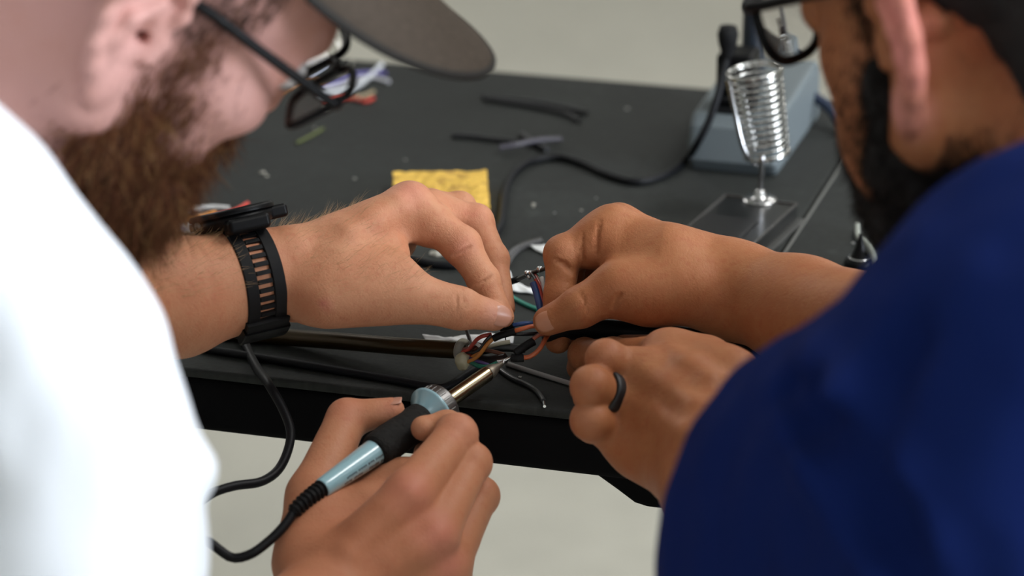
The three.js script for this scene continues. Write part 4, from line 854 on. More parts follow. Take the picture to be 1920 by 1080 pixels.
// ---- finger nails (parts of the bodies)
function nail(body, p, along, out, len, wid, m) {
  const s = V().crossVectors(along, out).normalize(), u = out.clone().addScaledVector(along, -out.dot(along)).normalize();
  const g = sheet(10, 10, (a, b) => { const x = (a * 2 - 1), z = (b * 2 - 1), r = 1 - 0.12 * Math.max(0, z) ** 4; return p.clone().addScaledVector(s, x * wid * 0.5 * r * (1 - 0.12 * z * z)).addScaledVector(along, z * len * 0.5 * (1 - 0.16 * x * x)).addScaledVector(u, -0.32 * wid * x * x * 0.5 - 0.0004 * z * z); }, 0.0006);
  part('nail', g, m, body);
}
// nails
{
  const bl = manL.getObjectByName('body'), br = manR.getObjectByName('body');
  const dirn = (a, b) => b.clone().sub(a).normalize(), toCam = (p) => camera.position.clone().sub(p).normalize();
  { const a = P(862, 578, 1.800), b = P(926, 592, 1.812), al = dirn(a, b), o = V(0, 0.42, 0.9).normalize(), r = 0.0090; const p = b.clone().addScaledVector(al, 0.0005).addScaledVector(o.addScaledVector(al, -o.dot(al)).normalize(), r + 0.0001); nail(bl, p, al, o, 0.0125, 0.0120, M.nail); }
  { const a = P(1088, 576, 1.806), b = P(1027, 602, 1.812), al = dirn(a, b), o = V(0.05, 0.38, 0.9).normalize(), r = 0.0087; const p = b.clone().addScaledVector(al, -0.001).addScaledVector(o.addScaledVector(al, -o.dot(al)).normalize(), r + 0.0001); nail(br, p, al, o, 0.0120, 0.0115, M.nailTan); }
  { const a = P(650, 785, 1.772), b = P(734, 770, 1.772), al = dirn(a, b), o = V(0, 1, -0.1).normalize(), r = 0.0068; nail(bl, b.clone().addScaledVector(al, 0.0005).addScaledVector(o, r), al, o, 0.011, 0.011, M.nail); }
}
// ---------------------------------------------------------------- soldering iron in the hand
const ironTip = P(945, 679, 1.822), ironRear = P(602, 917, 1.725), ironAx = ironTip.clone().sub(ironRear).normalize(), ironL = ironTip.distanceTo(ironRear);
{
  const t = thing('soldering_iron', 'pale blue soldering iron with black foam grip and steel barrel', 'soldering iron', ironRear);
  const A = (f) => ironRear.clone().addScaledVector(ironAx, f * ironL), e = ironAx;
  const lathe = (prof, seg = 48) => turned(prof.map(([r, f]) => [r, f * ironL]), ironRear, ironRear.clone().add(e), seg);
  M.iron = phy({ color: lin(0.30, 0.50, 0.57), roughness: 0.3, clearcoat: 1, clearcoatRoughness: 0.06 });
  const foam = noiseTexture(256, (u, v) => 0.5 + 0.4 * tile(u, v, 40, 51) + 0.35 * tile(u, v, 14, 52));
  M.foam = phy({ specularIntensity: 0.4, color: lin(0.016, 0.015, 0.014), roughness: 0.85, bumpMap: rep(foam, 1), bumpScale: 0.0009 });
  M.barrel = std({ color: lin(0.36, 0.29, 0.19), roughness: 0.22, metalness: 1 });
  M.tip = std({ color: lin(0.22, 0.19, 0.15), roughness: 0.5, metalness: 0.9 });
  // printing on the handle, running along it
  const cv = document.createElement('canvas'); cv.width = 1024; cv.height = 1024; const cx = cv.getContext('2d');
  cx.fillStyle = 'rgb(147,187,197)'; cx.fillRect(0, 0, 1024, 1024);
  // too small to read in the photograph: two rows of letter-like marks along the handle, the lower one bold
  const q0 = new THREE.Quaternion().setFromUnitVectors(V(0, 1, 0), ironAx).invert();
  const uOf = (lean) => { const n = V(0, 0.342, 0.94).multiplyScalar(Math.cos(lean)).addScaledVector(V(0.57, -0.80, 0).normalize(), Math.sin(lean)); n.addScaledVector(ironAx, -n.dot(ironAx)).normalize().applyQuaternion(q0); return ((Math.atan2(n.x, n.z) / (2 * Math.PI)) + 1) % 1; };
  const row = (u, v0, v1, w, gap, tall, tone) => { cx.fillStyle = tone; let v = v0; while (v < v1) { const words = 3 + Math.floor(rnd() * 5); for (let k = 0; k < words && v < v1; k++) { const h = 0.010 + rnd() * 0.010; cx.fillRect((u - tall * (0.6 + 0.4 * rnd()) / 2) * 1024, (1 - v - h) * 1024, tall * (0.6 + 0.4 * rnd()) * 1024, h * 1024 * w); v += h + 0.006; } v += gap; } };
  row(uOf(0.40), 0.40, 0.94, 1, 0.02, 0.035, 'rgb(52,70,78)'); row(uOf(0.78), 0.36, 0.62, 1, 0.03, 0.06, 'rgb(22,32,38)'); row(uOf(0.78), 0.72, 0.94, 1, 0.03, 0.06, 'rgb(22,32,38)');
  const print = new THREE.CanvasTexture(cv); print.colorSpace = THREE.SRGBColorSpace; print.wrapS = THREE.RepeatWrapping;
  M.ironPrint = phy({ map: print, color: 0xffffff, roughness: 0.3, clearcoat: 1, clearcoatRoughness: 0.04 });
  part('handle', lathe([[0.0001, 0.0], [0.0050, 0.0], [0.0055, 0.006], ...Array.from({ length: 17 }, (_, i) => [0.0057 + 0.0020 * i / 16, 0.012 + 0.288 * i / 16])]), M.ironPrint, t);
  part('grip', lathe([[0.0073, 0.277], [0.0094, 0.283], [0.0102, 0.30], [0.0105, 0.36], [0.0102, 0.42], [0.0104, 0.49], [0.0100, 0.535], [0.0085, 0.545]]), M.foam, t);
  part('flange', lathe([[0.0078, 0.535], [0.0096, 0.548], [0.0118, 0.566], [0.0148, 0.582], [0.0155, 0.587], [0.0155, 0.594], [0.0146, 0.598], [0.004, 0.598]]), M.iron, t);
  const col = part('collar', lathe([[0.0136, 0.598], [0.0136, 0.645], [0.0127, 0.652], [0.0085, 0.650], [0.0082, 0.672], [0.0070, 0.676], [0.003, 0.676]]), M.dullSteel, t);
  for (let i = 0; i < 24; i++) { const a = i / 24 * Math.PI * 2, s = V(0, 1, 0).cross(e).normalize(), u = V().crossVectors(e, s), d = s.clone().multiplyScalar(Math.cos(a)).addScaledVector(u, Math.sin(a)); part('ridge', boxAt(0.0013, 0.0008, ironL * 0.034, 0.0003, basis(V().crossVectors(d, e), d, e.clone(), A(0.618).addScaledVector(d, 0.0136))), M.dullSteel, col); }
  part('barrel', lathe([[0.0035, 0.66], [0.0046, 0.676], [0.0046, 0.900], [0.0043, 0.906], [0.0041, 0.907]]), M.barrel, t);
  part('tip', lathe([[0.0030, 0.90], [0.0042, 0.907], [0.0041, 0.925], [0.0028, 0.952], [0.0022, 0.958], [0.0012, 0.990], [0.0006, 1.0], [0.0001, 1.001]]), M.tip, t);
  part('solder_drop', new THREE.SphereGeometry(0.0012, 16, 12).translate(...A(0.997).add(V(0, 0.0006, 0.0006)).toArray()), M.solder, t);
  // ribbed strain relief
  const bend = [ironRear.clone().addScaledVector(e, 0.002), ironRear.clone().addScaledVector(e, -0.008), P(565, 945, 1.716), P(549, 961, 1.713)];
  const sr = part('strain_relief', tube(bend, (u) => 0.0044 - 0.0010 * u, 16, 8), M.blackRubber, t);
  const bc = new THREE.CatmullRomCurve3(bend);
  for (let i = 0; i < 8; i++) { const u = 0.08 + i * 0.12, p = bc.getPointAt(u), tg = bc.getTangentAt(u); part('rib', turned([[0.0035, -0.0009], [0.0052 - 0.001 * u, -0.0006], [0.0054 - 0.001 * u, 0], [0.0052 - 0.001 * u, 0.0006], [0.0035, 0.0009]], p, p.clone().add(tg), 24), M.blackRubber, sr); }
  // one cord from the iron, off the bench, under the arm and back to the station
  const R = 0.0027, q = [P(551, 959, 1.7135), P(536, 982, 1.71), P(505, 1014, 1.705), P(468, 1040, 1.70), P(436, 1046, 1.70), P(410, 1030, 1.70), P(388, 1014, 1.70), P(350, 1012, 1.70), P(322, 1000, 1.71), P(330, 972, 1.725), P(372, 944, 1.74), P(400, 924, 1.75), P(440, 911, 1.76), P(490, 903, 1.77), P(520, 883, 1.778), P(538, 850, 1.785), P(545, 810, 1.792), P(532, 770, 1.798), P(506, 724, 1.806)];
  const rest = [[482, 690], [462, 650], [450, 610], [470, 570], [540, 540], [640, 515], [720, 490], [770, 487], [815, 496], [855, 497], [890, 484], [918, 455], [938, 422], [943, 390], [948, 356], [966, 322], [1000, 301], [1045, 295], [1090, 306], [1140, 328], [1190, 341], [1240, 331], [1283, 303]].map(([x, y], i) => T(x, y, R + (i === 0 ? 0.001 : 0)));
  const up = [P(1308, 268, 2.205), P(1330, 225, 2.20), P(1347, 175, 2.20), P(1357, 135, 2.205), P(1364, 104, 2.21)];
  const c = part('cord', tube([...q, ...rest, ...up], R, 12, 7), M.cordBlack, t); c.userData.label = 'black cord looping from the iron off the bench edge to the station';
}
// ---------------------------------------------------------------- soldering station
const toW = (p) => { const d = p.clone().sub(front0); return [d.dot(EX), d.dot(EW)]; };
{
  const a = toW(T(1290, 318)), w = 0.064, dep = 0.150, h = 0.037, o = (x, y, z) => W(a[0] + x, y, a[1] + z);
  const t = thing('soldering_station', 'blue grey soldering station box behind the coil stand', 'soldering station', o(w / 2, 0, dep / 2));
  M.station = std({ color: lin(0.13, 0.155, 0.165), roughness: 0.55 });
  // side profile with a chamfered front, drawn along the depth
  const sh = new THREE.Shape(); sh.moveTo(0.006, 0.003); sh.lineTo(0.0, 0.010); sh.lineTo(0.004, h - 0.006); sh.lineTo(0.010, h); sh.lineTo(dep - 0.008, h + 0.006); sh.lineTo(dep, h); sh.lineTo(dep, 0.003); sh.closePath();
  const g = new THREE.ExtrudeGeometry(sh, { depth: w - 0.008, bevelEnabled: true, bevelSize: 0.003, bevelThickness: 0.004, bevelSegments: 3 });
  g.applyMatrix4(basis(EW, UP, EX, o(0.004, 0, 0)));
  part('case', g, M.station, t);
  part('base_plate', boxAt(w - 0.006, 0.004, dep - 0.01, 0.001, basis(EX, UP, EW.clone().negate(), o(w / 2, 0.002, dep / 2))), M.blackMetal, t);
  const blk = part('connector_block', boxAt(0.026, 0.050, 0.030, 0.003, basis(EX, UP, EW.clone().negate(), o(0.029, h + 0.021, 0.026))), M.blackPlastic, t);
  for (let i = 0; i < 4; i++) part('groove_rib', boxAt(0.022, 0.0025, 0.002, 0.0008, basis(EX, UP, EW.clone().negate(), o(0.029, h + 0.006 + i * 0.008, 0.0105))), M.blackMetal, blk);
  const pl = P(1364, 105, 2.21);
  part('cord_plug', turned([[0, -0.014], [0.0042, -0.014], [0.0046, -0.006], [0.0050, 0.004], [0.0066, 0.009], [0.0076, 0.016], [0.006, 0.0215], [0, 0.0225]], pl, pl.clone().add(V(0, 1, 0)), 24), M.blackRubber, t);
  const po = o(0.027, h, 0.085);
  part('post', turned([[0, 0], [0.0105, 0], [0.0095, 0.004], [0.0088, 0.03], [0.0080, 0.070], [0.006, 0.074], [0, 0.075]], po, po.clone().add(UP), 32), std({ color: lin(0.012, 0.018, 0.028), roughness: 0.5 }), t);
  part('mains_cord', tube([o(w - 0.004, 0.022, dep - 0.014), o(w + 0.010, 0.016, dep - 0.020), o(w + 0.028, 0.006, dep - 0.036), o(w + 0.06, 0.0045, dep - 0.05), o(w + 0.12, 0.0045, dep - 0.05)], 0.0042, 10, 6), std({ color: lin(0.012, 0.022, 0.05), roughness: 0.5 }), t);
}
// ---------------------------------------------------------------- coil stand
{
  const bR = T(1400, 471, 0.012), tR = T(1496, 383, 0.012), al = tR.clone().sub(bR).normalize(), ac = V(-al.z, 0, al.x); if (ac.dot(EX) > 0) ac.negate(); // ac points left
  const len = tR.distanceTo(bR) + 0.035, wid = 0.052, cen = tR.clone().addScaledVector(al, -len / 2).addScaledVector(ac, wid / 2).setY(TABLE_Y + 0.003);
  const t = thing('iron_stand', 'wire coil iron holder on a black steel base plate', 'stand', cen.clone().setY(TABLE_Y));
  const m = (x, y, z) => cen.clone().addScaledVector(ac, -x).addScaledVector(al, z).setY(TABLE_Y + y);
  const X = ac.clone().negate(), Z = V().crossVectors(X, UP);
  M.plate = phy({ color: lin(0.010, 0.011, 0.011), roughness: 0.28, metalness: 0.1, clearcoat: 0.5, clearcoatRoughness: 0.2 });
  part('base_plate', boxAt(wid, 0.0102, len, 0.0012, basis(X, UP, Z, m(0, 0.0066, 0))), M.plate, t);
  part('bottom_flange', boxAt(wid + 0.008, 0.0016, len + 0.004, 0.0006, basis(X, UP, Z, m(0.001, 0.0008, 0))), std({ color: lin(0.10, 0.10, 0.095), roughness: 0.4, metalness: 0.5 }), t);
  part('rim', merge([boxAt(0.0016, 0.0022, len, 0.0006, basis(X, UP, Z, m(wid / 2 - 0.0008, 0.0118, 0))), boxAt(0.0016, 0.0022, len, 0.0006, basis(X, UP, Z, m(-wid / 2 + 0.0008, 0.0118, 0))), boxAt(wid, 0.0022, 0.0016, 0.0006, basis(X, UP, Z, m(0, 0.0118, len / 2 - 0.0008)))]), M.dullSteel, t);
  part('sponge_tray', boxAt(0.036, 0.003, 0.045, 0.0012, basis(X, UP, Z, m(-0.004, 0.0120, 0.002))), M.blackMetal, t);
  const foot = T(1425, 376, 0.0117);
  part('foot', turned([[0, 0], [0.0115, 0], [0.0115, 0.0012], [0.009, 0.002], [0.0045, 0.0026], [0.0040, 0.006], [0.0022, 0.008], [0, 0.008]], foot, foot.clone().add(UP), 32), M.steel, t);
  const dF = 2.0; // depth of the foot along the view
  const df = foot.clone().sub(camera.position).dot(V(0, -SP, -CP));
  const cB = P(1438, 288, df + 0.004), cT = P(1411, 140, df - 0.002 + 0.0), axd = cT.clone().sub(cB); { const want = UP.clone().multiplyScalar(1).addScaledVector(V(1, 0, 0), -0.17).addScaledVector(V(0, 0, 1), 0.02).normalize(); const L = axd.length() / Math.cos(PITCH + 0.02); axd.copy(want).multiplyScalar(L); }
  const ax = axd.clone().normalize(), L = axd.length(), s = V(0, 0, 1).cross(ax).normalize(), u = V().crossVectors(ax, s), turns = 13, pts = [], top = 0.0182, bot = 0.0150;
  for (let i = 0; i <= turns * 14; i++) { const f = i / (turns * 14), r = bot + (top - bot) * f, an = f * turns * Math.PI * 2; pts.push(cB.clone().addScaledVector(ax, f * L).addScaledVector(s, r * Math.cos(an)).addScaledVector(u, r * Math.sin(an))); }
  part('coil', tube(pts, 0.0010, 7, 1), M.chrome, t);
  const ring = (f, r) => tube(Array.from({ length: 33 }, (_, i) => { const an = i / 32 * Math.PI * 2; return cB.clone().addScaledVector(ax, f * L).addScaledVector(s, r * Math.cos(an)).addScaledVector(u, r * Math.sin(an)); }), 0.00125, 8, 2, false);
  part('ring', ring(1.0, top), M.chrome, t); part('ring', ring(1.022, top), M.chrome, t); part('ring', ring(0, bot), M.chrome, t); part('ring', ring(0.018, bot), M.chrome, t);
  const pA = cB.clone().addScaledVector(ax, L).addScaledVector(s, -top - 0.0012).addScaledVector(u, 0.006), pB = cB.clone().addScaledVector(s, -0.004).addScaledVector(u, bot + 0.001).addScaledVector(ax, -0.004);
  // rod: which sides face the camera is found by distance
  const side = (f, r, an) => cB.clone().addScaledVector(ax, f * L).addScaledVector(s, r * Math.cos(an)).addScaledVector(u, r * Math.sin(an));
  let best = 0, bd = 1e9, lf = 0, lx = 1e9; for (let k = 0; k < 72; k++) { const an = k / 72 * Math.PI * 2, p = side(0.5, top, an), d = p.distanceTo(camera.position); if (d < bd) { bd = d; best = an; } if (p.x < lx) { lx = p.x; lf = an; } }
  const mid = (a2, b2, w) => { let d = b2 - a2; while (d > Math.PI) d -= 2 * Math.PI; while (d < -Math.PI) d += 2 * Math.PI; return a2 + d * w; };
  part('rod', tube([side(1.0, top + 0.002, mid(lf, best, 0.25)), side(0.6, (top + bot) / 2 + 0.003, mid(lf, best, 0.3)), side(0.1, bot + 0.0028, mid(lf, best, 0.42)), side(-0.08, bot * 0.6, mid(lf, best, 0.5)), foot.clone().add(V(0.0005, 0.032, 0)), foot.clone().add(V(0, 0.004, 0))], 0.0019, 10, 8), M.steel, t);
  for (const [x, y, which] of [[1335, 433, 'leftmost'], [1360, 433, 'middle'], [1375, 437, 'rightmost']]) { const p = T(x, y, 0.0116); single('solder_bead', which + ' of the three tiny solder beads on the black base plate of the coil stand', 'solder bead', new THREE.SphereGeometry(0.0014, 10, 8).scale(1, 0.7, 1).translate(p.x, p.y + 0.0005, p.z), M.solder, 'solder beads on the stand base'); }
  // steel ruler-like strip lying beside the base
  const r0 = T(1418, 474), r1 = T(1494, 400);
}
// ---------------------------------------------------------------- sponge
{
  const c0 = T(737, 372), c1 = T(911, 388), x0 = toW(T(737, 322, 0.012)), x1 = toW(T(911, 320, 0.012)), w = Math.hypot(x1[0] - x0[0], x1[1] - x0[1]);
  const l = T(738, 321, 0.012), r = T(911, 319, 0.012), X = r.clone().sub(l).setY(0).normalize(), Z = V(-X.z, 0, X.x).multiplyScalar(1); if (Z.z < 0) Z.negate();
  const depth = 0.075, cen = l.clone().add(r).multiplyScalar(0.5).addScaledVector(Z, depth / 2).setY(TABLE_Y + 0.006);
  const pits = noiseTexture(512, (u, v) => { const n = tile(u, v, 26, 61) * 0.5 + tile(u, v, 60, 62) * 0.5, s = tile(u, v, 9, 63); const d = n > 0.30 ? 46 : n > 0.2 ? 20 : 0; const stain = s > 0.25 ? 24 : s > 0.1 ? 10 : 0; return [228 - d - stain + 8 * n, 192 - d * 1.0 - stain + 10 * n, 104 - d * 0.7 - stain * 0.4]; }, true);
  M.sponge = std({ map: rep(pits, 0.07), color: lin(1, 0.93, 0.62), roughness: 0.95, bumpMap: rep(pits, 0.07), bumpScale: 0.0014 });
  const g = new THREE.BoxGeometry(r.distanceTo(l), 0.012, depth, 40, 6, 40), p = g.attributes.position, uv = g.attributes.uv, n = g.attributes.normal;
  for (let i = 0; i < p.count; i++) {
    const x = p.getX(i), y = p.getY(i), z = p.getZ(i);
    if (Math.abs(n.getY(i)) > 0.5) uv.setXY(i, x, z); else if (Math.abs(n.getX(i)) > 0.5) uv.setXY(i, z, y); else uv.setXY(i, x, y);
    const q = 0.0011; p.setXYZ(i, x + q * noise(x * 300, y * 300, z * 300), y < -0.005 ? y : y + q * 0.8 * noise(x * 260 + 9, y * 200, z * 260) + 0.0008 * noise(x * 60, 5, z * 60), z + q * noise(x * 300, y * 300 + 7, z * 300));
  }
  g.computeVertexNormals(); g.applyMatrix4(basis(X, UP, Z, cen));
  single('sponge', 'yellow cellulose cleaning sponge lying flat on the black bench', 'sponge', g, M.sponge);
}
// ---------------------------------------------------------------- cable under repair: jacketed ends, their wires as parts
const wireMat = {};
function wm(c) { const k = c.join(); return wireMat[k] ??= phy({ color: lin(...c), roughness: 0.38, clearcoat: 0.2, clearcoatRoughness: 0.3 }); }
const COL = { red: [0.36, 0.035, 0.02], orange: [0.46, 0.10, 0.03], amber: [0.46, 0.17, 0.025], brown: [0.13, 0.045, 0.022], black: [0.008, 0.008, 0.009], purple: [0.075, 0.05, 0.17], green: [0.005, 0.14, 0.09], blue: [0.02, 0.06, 0.2], white: [0.68, 0.68, 0.66], grey: [0.2, 0.2, 0.2], cream: [0.56, 0.53, 0.40], darkRed: [0.16, 0.04, 0.03] };
const PX = (a, d0) => a.map((q) => P(q[0], q[1], q[2] ?? d0));
{
  const t = thing('cable', 'thick dark bronze sheathed cable with a bunch of coloured wires from its cut end', 'cable', T(500, 640));
  const jk = std({ color: lin(0.045, 0.028, 0.010), roughness: 0.28, metalness: 0.55 });
  const sag = (x, y, d) => P(x, y, d), r = 0.0052;
  part('sheath', tube([T(120, 590, r), T(300, 606, r), T(420, 621, r), T(520, 631, r), P(640, 640, 1.885), P(760, 650, 1.862), P(866, 657, 1.845)], r, 20, 8), jk, t);
  const a = P(862, 657, 1.846), b = P(876, 659, 1.843), ax = b.clone().sub(a).normalize();
  const clear = phy({ color: lin(0.75, 0.74, 0.66), roughness: 0.3, transmission: 0.75, thickness: 0, ior: 1.4 });
  part('clear_sleeve', turned([[0.0050, 0], [0.0070, 0.0004], [0.0075, 0.0014], [0.0072, 0.0034], [0.0060, 0.0048], [0.0046, 0.0050]], a, b, 32), clear, t);
  const gl = new THREE.SphereGeometry(0.0046, 18, 14).scale(1, 1.15, 0.9); { const pp = gl.attributes.position; for (let i = 0; i < pp.count; i++) { const x = pp.getX(i), y = pp.getY(i), z = pp.getZ(i), k = 1 + 0.18 * noise(x * 400, y * 400, z * 400); pp.setXYZ(i, x * k, y * k, z * k); } gl.computeVertexNormals(); } const gp = P(868, 677, 1.838); gl.translate(gp.x, gp.y, gp.z);
  part('glue_blob', gl, phy({ color: lin(0.62, 0.58, 0.40), roughness: 0.35, transmission: 0.35, thickness: 0 }), t);
  const D = 1.84, w = (name, label, c, pts, rad = 0.00115, d = D) => { const m = part('wire', tube(PX(pts, d), rad, 10, 8), wm(c), t); m.userData.label = label; };
  w('wire', 'dark grey wire', [0.05, 0.05, 0.05], [[872, 612, 1.86], [877, 626, 1.856], [881, 643, 1.85], [876, 654, 1.846]]);
  w('wire', 'red wire', COL.red, [[866, 660], [878, 656, 1.838], [887, 645, 1.834], [895, 636, 1.832], [906, 630, 1.83], [922, 627, 1.83]], 0.0012);
  w('wire', 'black wire', COL.black, [[870, 662], [892, 660, 1.835], [903, 652, 1.832], [910, 641, 1.83], [921, 629, 1.829]], 0.0012);
  w('wire', 'amber wire', COL.amber, [[868, 680, 1.838], [884, 676, 1.834], [898, 666, 1.831], [908, 653, 1.829], [916, 643, 1.828], [926, 634, 1.828]], 0.0012);
  w('wire', 'second amber wire', COL.amber, [[880, 672, 1.838], [896, 662, 1.834], [908, 652, 1.832], [919, 640, 1.83]], 0.0009);
  w('wire', 'red brown wire', COL.darkRed, [[866, 657], [882, 652, 1.841], [894, 647, 1.84], [902, 652, 1.842]], 0.0014);
  w('wire', 'dark red wire', COL.red, [[868, 666], [880, 664, 1.838], [894, 659, 1.836], [906, 656, 1.836]], 0.0012);
  w('wire', 'brown wire', COL.brown, [[866, 662], [890, 655, 1.845], [908, 656, 1.84], [928, 660, 1.838], [946, 665, 1.836]], 0.0012);
  w('wire', 'black wire', COL.black, [[868, 660, 1.845], [900, 658, 1.847], [940, 652, 1.848], [985, 654, 1.848]], 0.0025);
  w('wire', 'black wire', COL.black, [[869, 665, 1.845], [900, 674, 1.842], [925, 676, 1.838], [948, 672, 1.834]], 0.003);
  w('wire', 'purple wire', COL.purple, [[868, 668, 1.842], [890, 676, 1.834], [904, 681, 1.831], [916, 685, 1.829]], 0.0013);
  w('wire', 'green wire', COL.green, [[870, 672, 1.842], [886, 681, 1.834], [897, 686, 1.829], [912, 688, 1.826], [925, 684, 1.825], [937, 678, 1.825]], 0.0013);
  w('wire', 'short white wire', COL.white, [[880, 650, 1.84], [892, 645, 1.836], [902, 651, 1.834]], 0.0010);
  w('wire', 'frayed cream strand', COL.cream, [[905, 654, 1.848], [921, 649, 1.846], [938, 644, 1.846], [956, 641, 1.847]], 0.0013);
  const br = part('bare_strand', tube(PX([[932, 677], [940, 676], [950, 673], [962, 669], [968, 666]], 1.824), 0.0008, 8, 6), M.solder, t);
  part('bare_strand', tube(PX([[934, 679], [944, 678], [954, 672], [966, 668]], 1.823), 0.0005, 8, 6), M.solder, t);
}
{
  const t = thing('cable', 'smooth black cable end gripped in the closed ringed hand below the forearm', 'cable', P(1250, 640, 1.83));
  part('sheath', tube(PX([[1020, 622, 1.842], [1080, 618, 1.848], [1180, 622, 1.85], [1290, 634, 1.845], [1420, 660, 1.82], [1560, 700, 1.78]]), 0.0062, 18, 8), M.cordBlack, t);
  const w = (label, c, pts, rad = 0.0012, name = 'wire') => { const m = part(name, tube(PX(pts, 1.827), rad, 10, 8), name === 'heat_shrink' ? M.blackRubber : wm(c), t); m.userData.label = label; };
  w('blue wire', COL.blue, [[957, 612, 1.83], [972, 608, 1.828], [988, 606, 1.828], [1008, 608, 1.832], [1030, 616, 1.838]], 0.0013);
  w('black shrink sleeve over the blue wire', COL.black, [[941, 620, 1.833], [950, 614, 1.831], [963, 609, 1.829]], 0.0018, 'heat_shrink');
  w('orange wire', COL.orange, [[960, 622, 1.826], [978, 617, 1.824], [996, 612, 1.824], [1012, 612, 1.828], [1030, 618, 1.838]], 0.0013);
  w('black shrink sleeve over the amber wire', COL.black, [[925, 635, 1.828], [938, 629, 1.827], [952, 625, 1.826], [966, 621, 1.825]], 0.0021, 'heat_shrink');
  w('black wire', COL.black, [[960, 626, 1.829], [985, 626, 1.829], [1010, 625, 1.832], [1030, 622, 1.84]], 0.0013);
  w('dark red wire', COL.darkRed, [[994, 640, 1.826], [1003, 633, 1.826], [1014, 626, 1.83], [1030, 622, 1.84]], 0.0013);
  w('black shrink sleeve slanting to the joint', COL.black, [[966, 663, 1.822], [978, 654, 1.823], [990, 646, 1.824], [1001, 640, 1.825]], 0.0025, 'heat_shrink');
  w('lower orange wire', COL.orange, [[979, 671, 1.821], [992, 669, 1.820], [1004, 662, 1.82], [1014, 651, 1.822], [1021, 638, 1.826], [1030, 625, 1.838]], 0.0014);
  w('short black shrink sleeve over the lower orange wire', COL.black, [[959, 671, 1.822], [970, 672, 1.821], [982, 671, 1.821]], 0.0024, 'heat_shrink');
  w('pink wire', [0.42, 0.13, 0.08], [[1000, 636, 1.823], [1012, 628, 1.825], [1022, 628, 1.83], [1032, 622, 1.84]], 0.0010);
  // wires that rise between the fingers of the upper hand
  w('blue wire standing up by the fingers', COL.blue, [[1000, 530, 1.842], [1006, 548, 1.84], [1012, 572, 1.836], [1018, 600, 1.834]], 0.0022);
  w('red wire standing up by the fingers', COL.red, [[1004, 523, 1.842], [1012, 540, 1.840], [1018, 570, 1.836], [1022, 600, 1.834]], 0.0010);
  w('white wire standing up by the fingers', COL.white, [[1016, 520, 1.846], [1020, 540, 1.842], [1023, 570, 1.836], [1026, 600, 1.834]], 0.0012);
}
// ---------------------------------------------------------------- loose things on the bench
const ON = (pts, h) => pts.map((q) => T(q[0], q[1], h + (q[2] || 0)));
function lying(name, label, cat, pts, r, mat, group, sides = 9) { return single(name, label, cat, tube(ON(pts, r), r, sides, 8), mat, group); }
const paper = std({ color: lin(0.72, 0.73, 0.72), roughness: 0.7 });
function strip(name, label, cat, left, right, mat, wave = 0.001) {   // a flat strip between two edges of pixels
  const n = left.length - 1, L = new THREE.CatmullRomCurve3(left.map(([x, y, h]) => T(x, y, 0.0012 + (h || 0)))), R = new THREE.CatmullRomCurve3(right.map(([x, y, h]) => T(x, y, 0.0012 + (h || 0))));
  return single(name, label, cat, sheet(24, 6, (u, v) => { const p = L.getPointAt(u).lerp(R.getPointAt(u), v); p.y += wave * (0.5 + 0.5 * noise(u * 7, v * 3, 4)); return p; }, 0.0007), mat);
}
strip('plastic_strip', 'torn white plastic strip lying behind the wire bunch', 'plastic strip', [[792, 634], [840, 636], [880, 632], [930, 632], [964, 634]], [[800, 640], [840, 642], [880, 644], [930, 646], [962, 643]], paper, 0.003);
strip('plastic_strip', 'white plastic scrap between the two pinching hands', 'plastic strip', [[948, 505], [956, 512], [966, 532], [985, 540], [1003, 545]], [[938, 530], [944, 540], [958, 546], [985, 549], [1002, 551]], paper, 0.002);
strip('plastic_strip', 'small white scrap beside the knuckle of the tan hand', 'plastic strip', [[994, 462], [1010, 461], [1030, 462]], [[1006, 470], [1018, 475], [1032, 480]], paper, 0.001);
lying('gray_rod', 'straight grey plastic rod running from the iron tip to the closed fist', 'rod', [[950, 682], [1010, 701], [1072, 720], [1110, 731]], 0.0015, std({ color: lin(0.30, 0.29, 0.28), roughness: 0.5 }));
{
  const t = thing('wire', 'black wire with a bare tinned end near the front bench edge', 'wire', T(980, 715));
  part('insulation', tube(ON([[934, 690], [946, 700], [965, 712], [988, 722], [1005, 733], [1015, 745], [1019, 752]], 0.0016), 0.0016, 9, 8), wm(COL.black), t);
  part('bare_end', tube(ON([[1019, 750], [1020, 757], [1021, 762]], 0.0016), 0.0009, 8, 4), M.solder, t);
}
lying('cable', 'thin black cable bent at a corner along the front of the bench', 'cable', [[300, 640], [395, 656], [520, 676], [640, 696], [740, 713], [800, 724], [828, 727], [850, 718], [872, 703], [896, 688], [918, 674]], 0.0025, M.cordBlack);
// heat shrink offcuts
const shrinkMat = std({ color: lin(0.012, 0.012, 0.014), roughness: 0.5 }), shrinkGrey = std({ color: lin(0.045, 0.04, 0.055), roughness: 0.4 });
lying('heat_shrink', 'straight upper black shrink tube of the far pair', 'heat shrink tube', [[905, 181], [960, 188], [1030, 197], [1100, 212]], 0.0021, shrinkMat);
lying('heat_shrink', 'lower black shrink tube bending away in the far pair', 'heat shrink tube', [[908, 185], [965, 194], [1030, 206], [1062, 214], [1086, 226]], 0.0021, shrinkMat);
lying('heat_shrink', 'left black shrink tube of the three nearer the sponge', 'heat shrink tube', [[848, 254], [880, 256], [930, 262], [970, 266]], 0.0021, shrinkMat);
lying('heat_shrink', 'shiny grey shrink tube lying across the black ones', 'heat shrink tube', [[936, 277, 0.003], [970, 271, 0.004], [1010, 263, 0.004], [1052, 261, 0.002]], 0.0021, shrinkGrey);
lying('heat_shrink', 'short black shrink tube crossed beneath the grey one', 'heat shrink tube', [[978, 252], [992, 262], [1005, 272], [1026, 280]], 0.0025, shrinkMat);
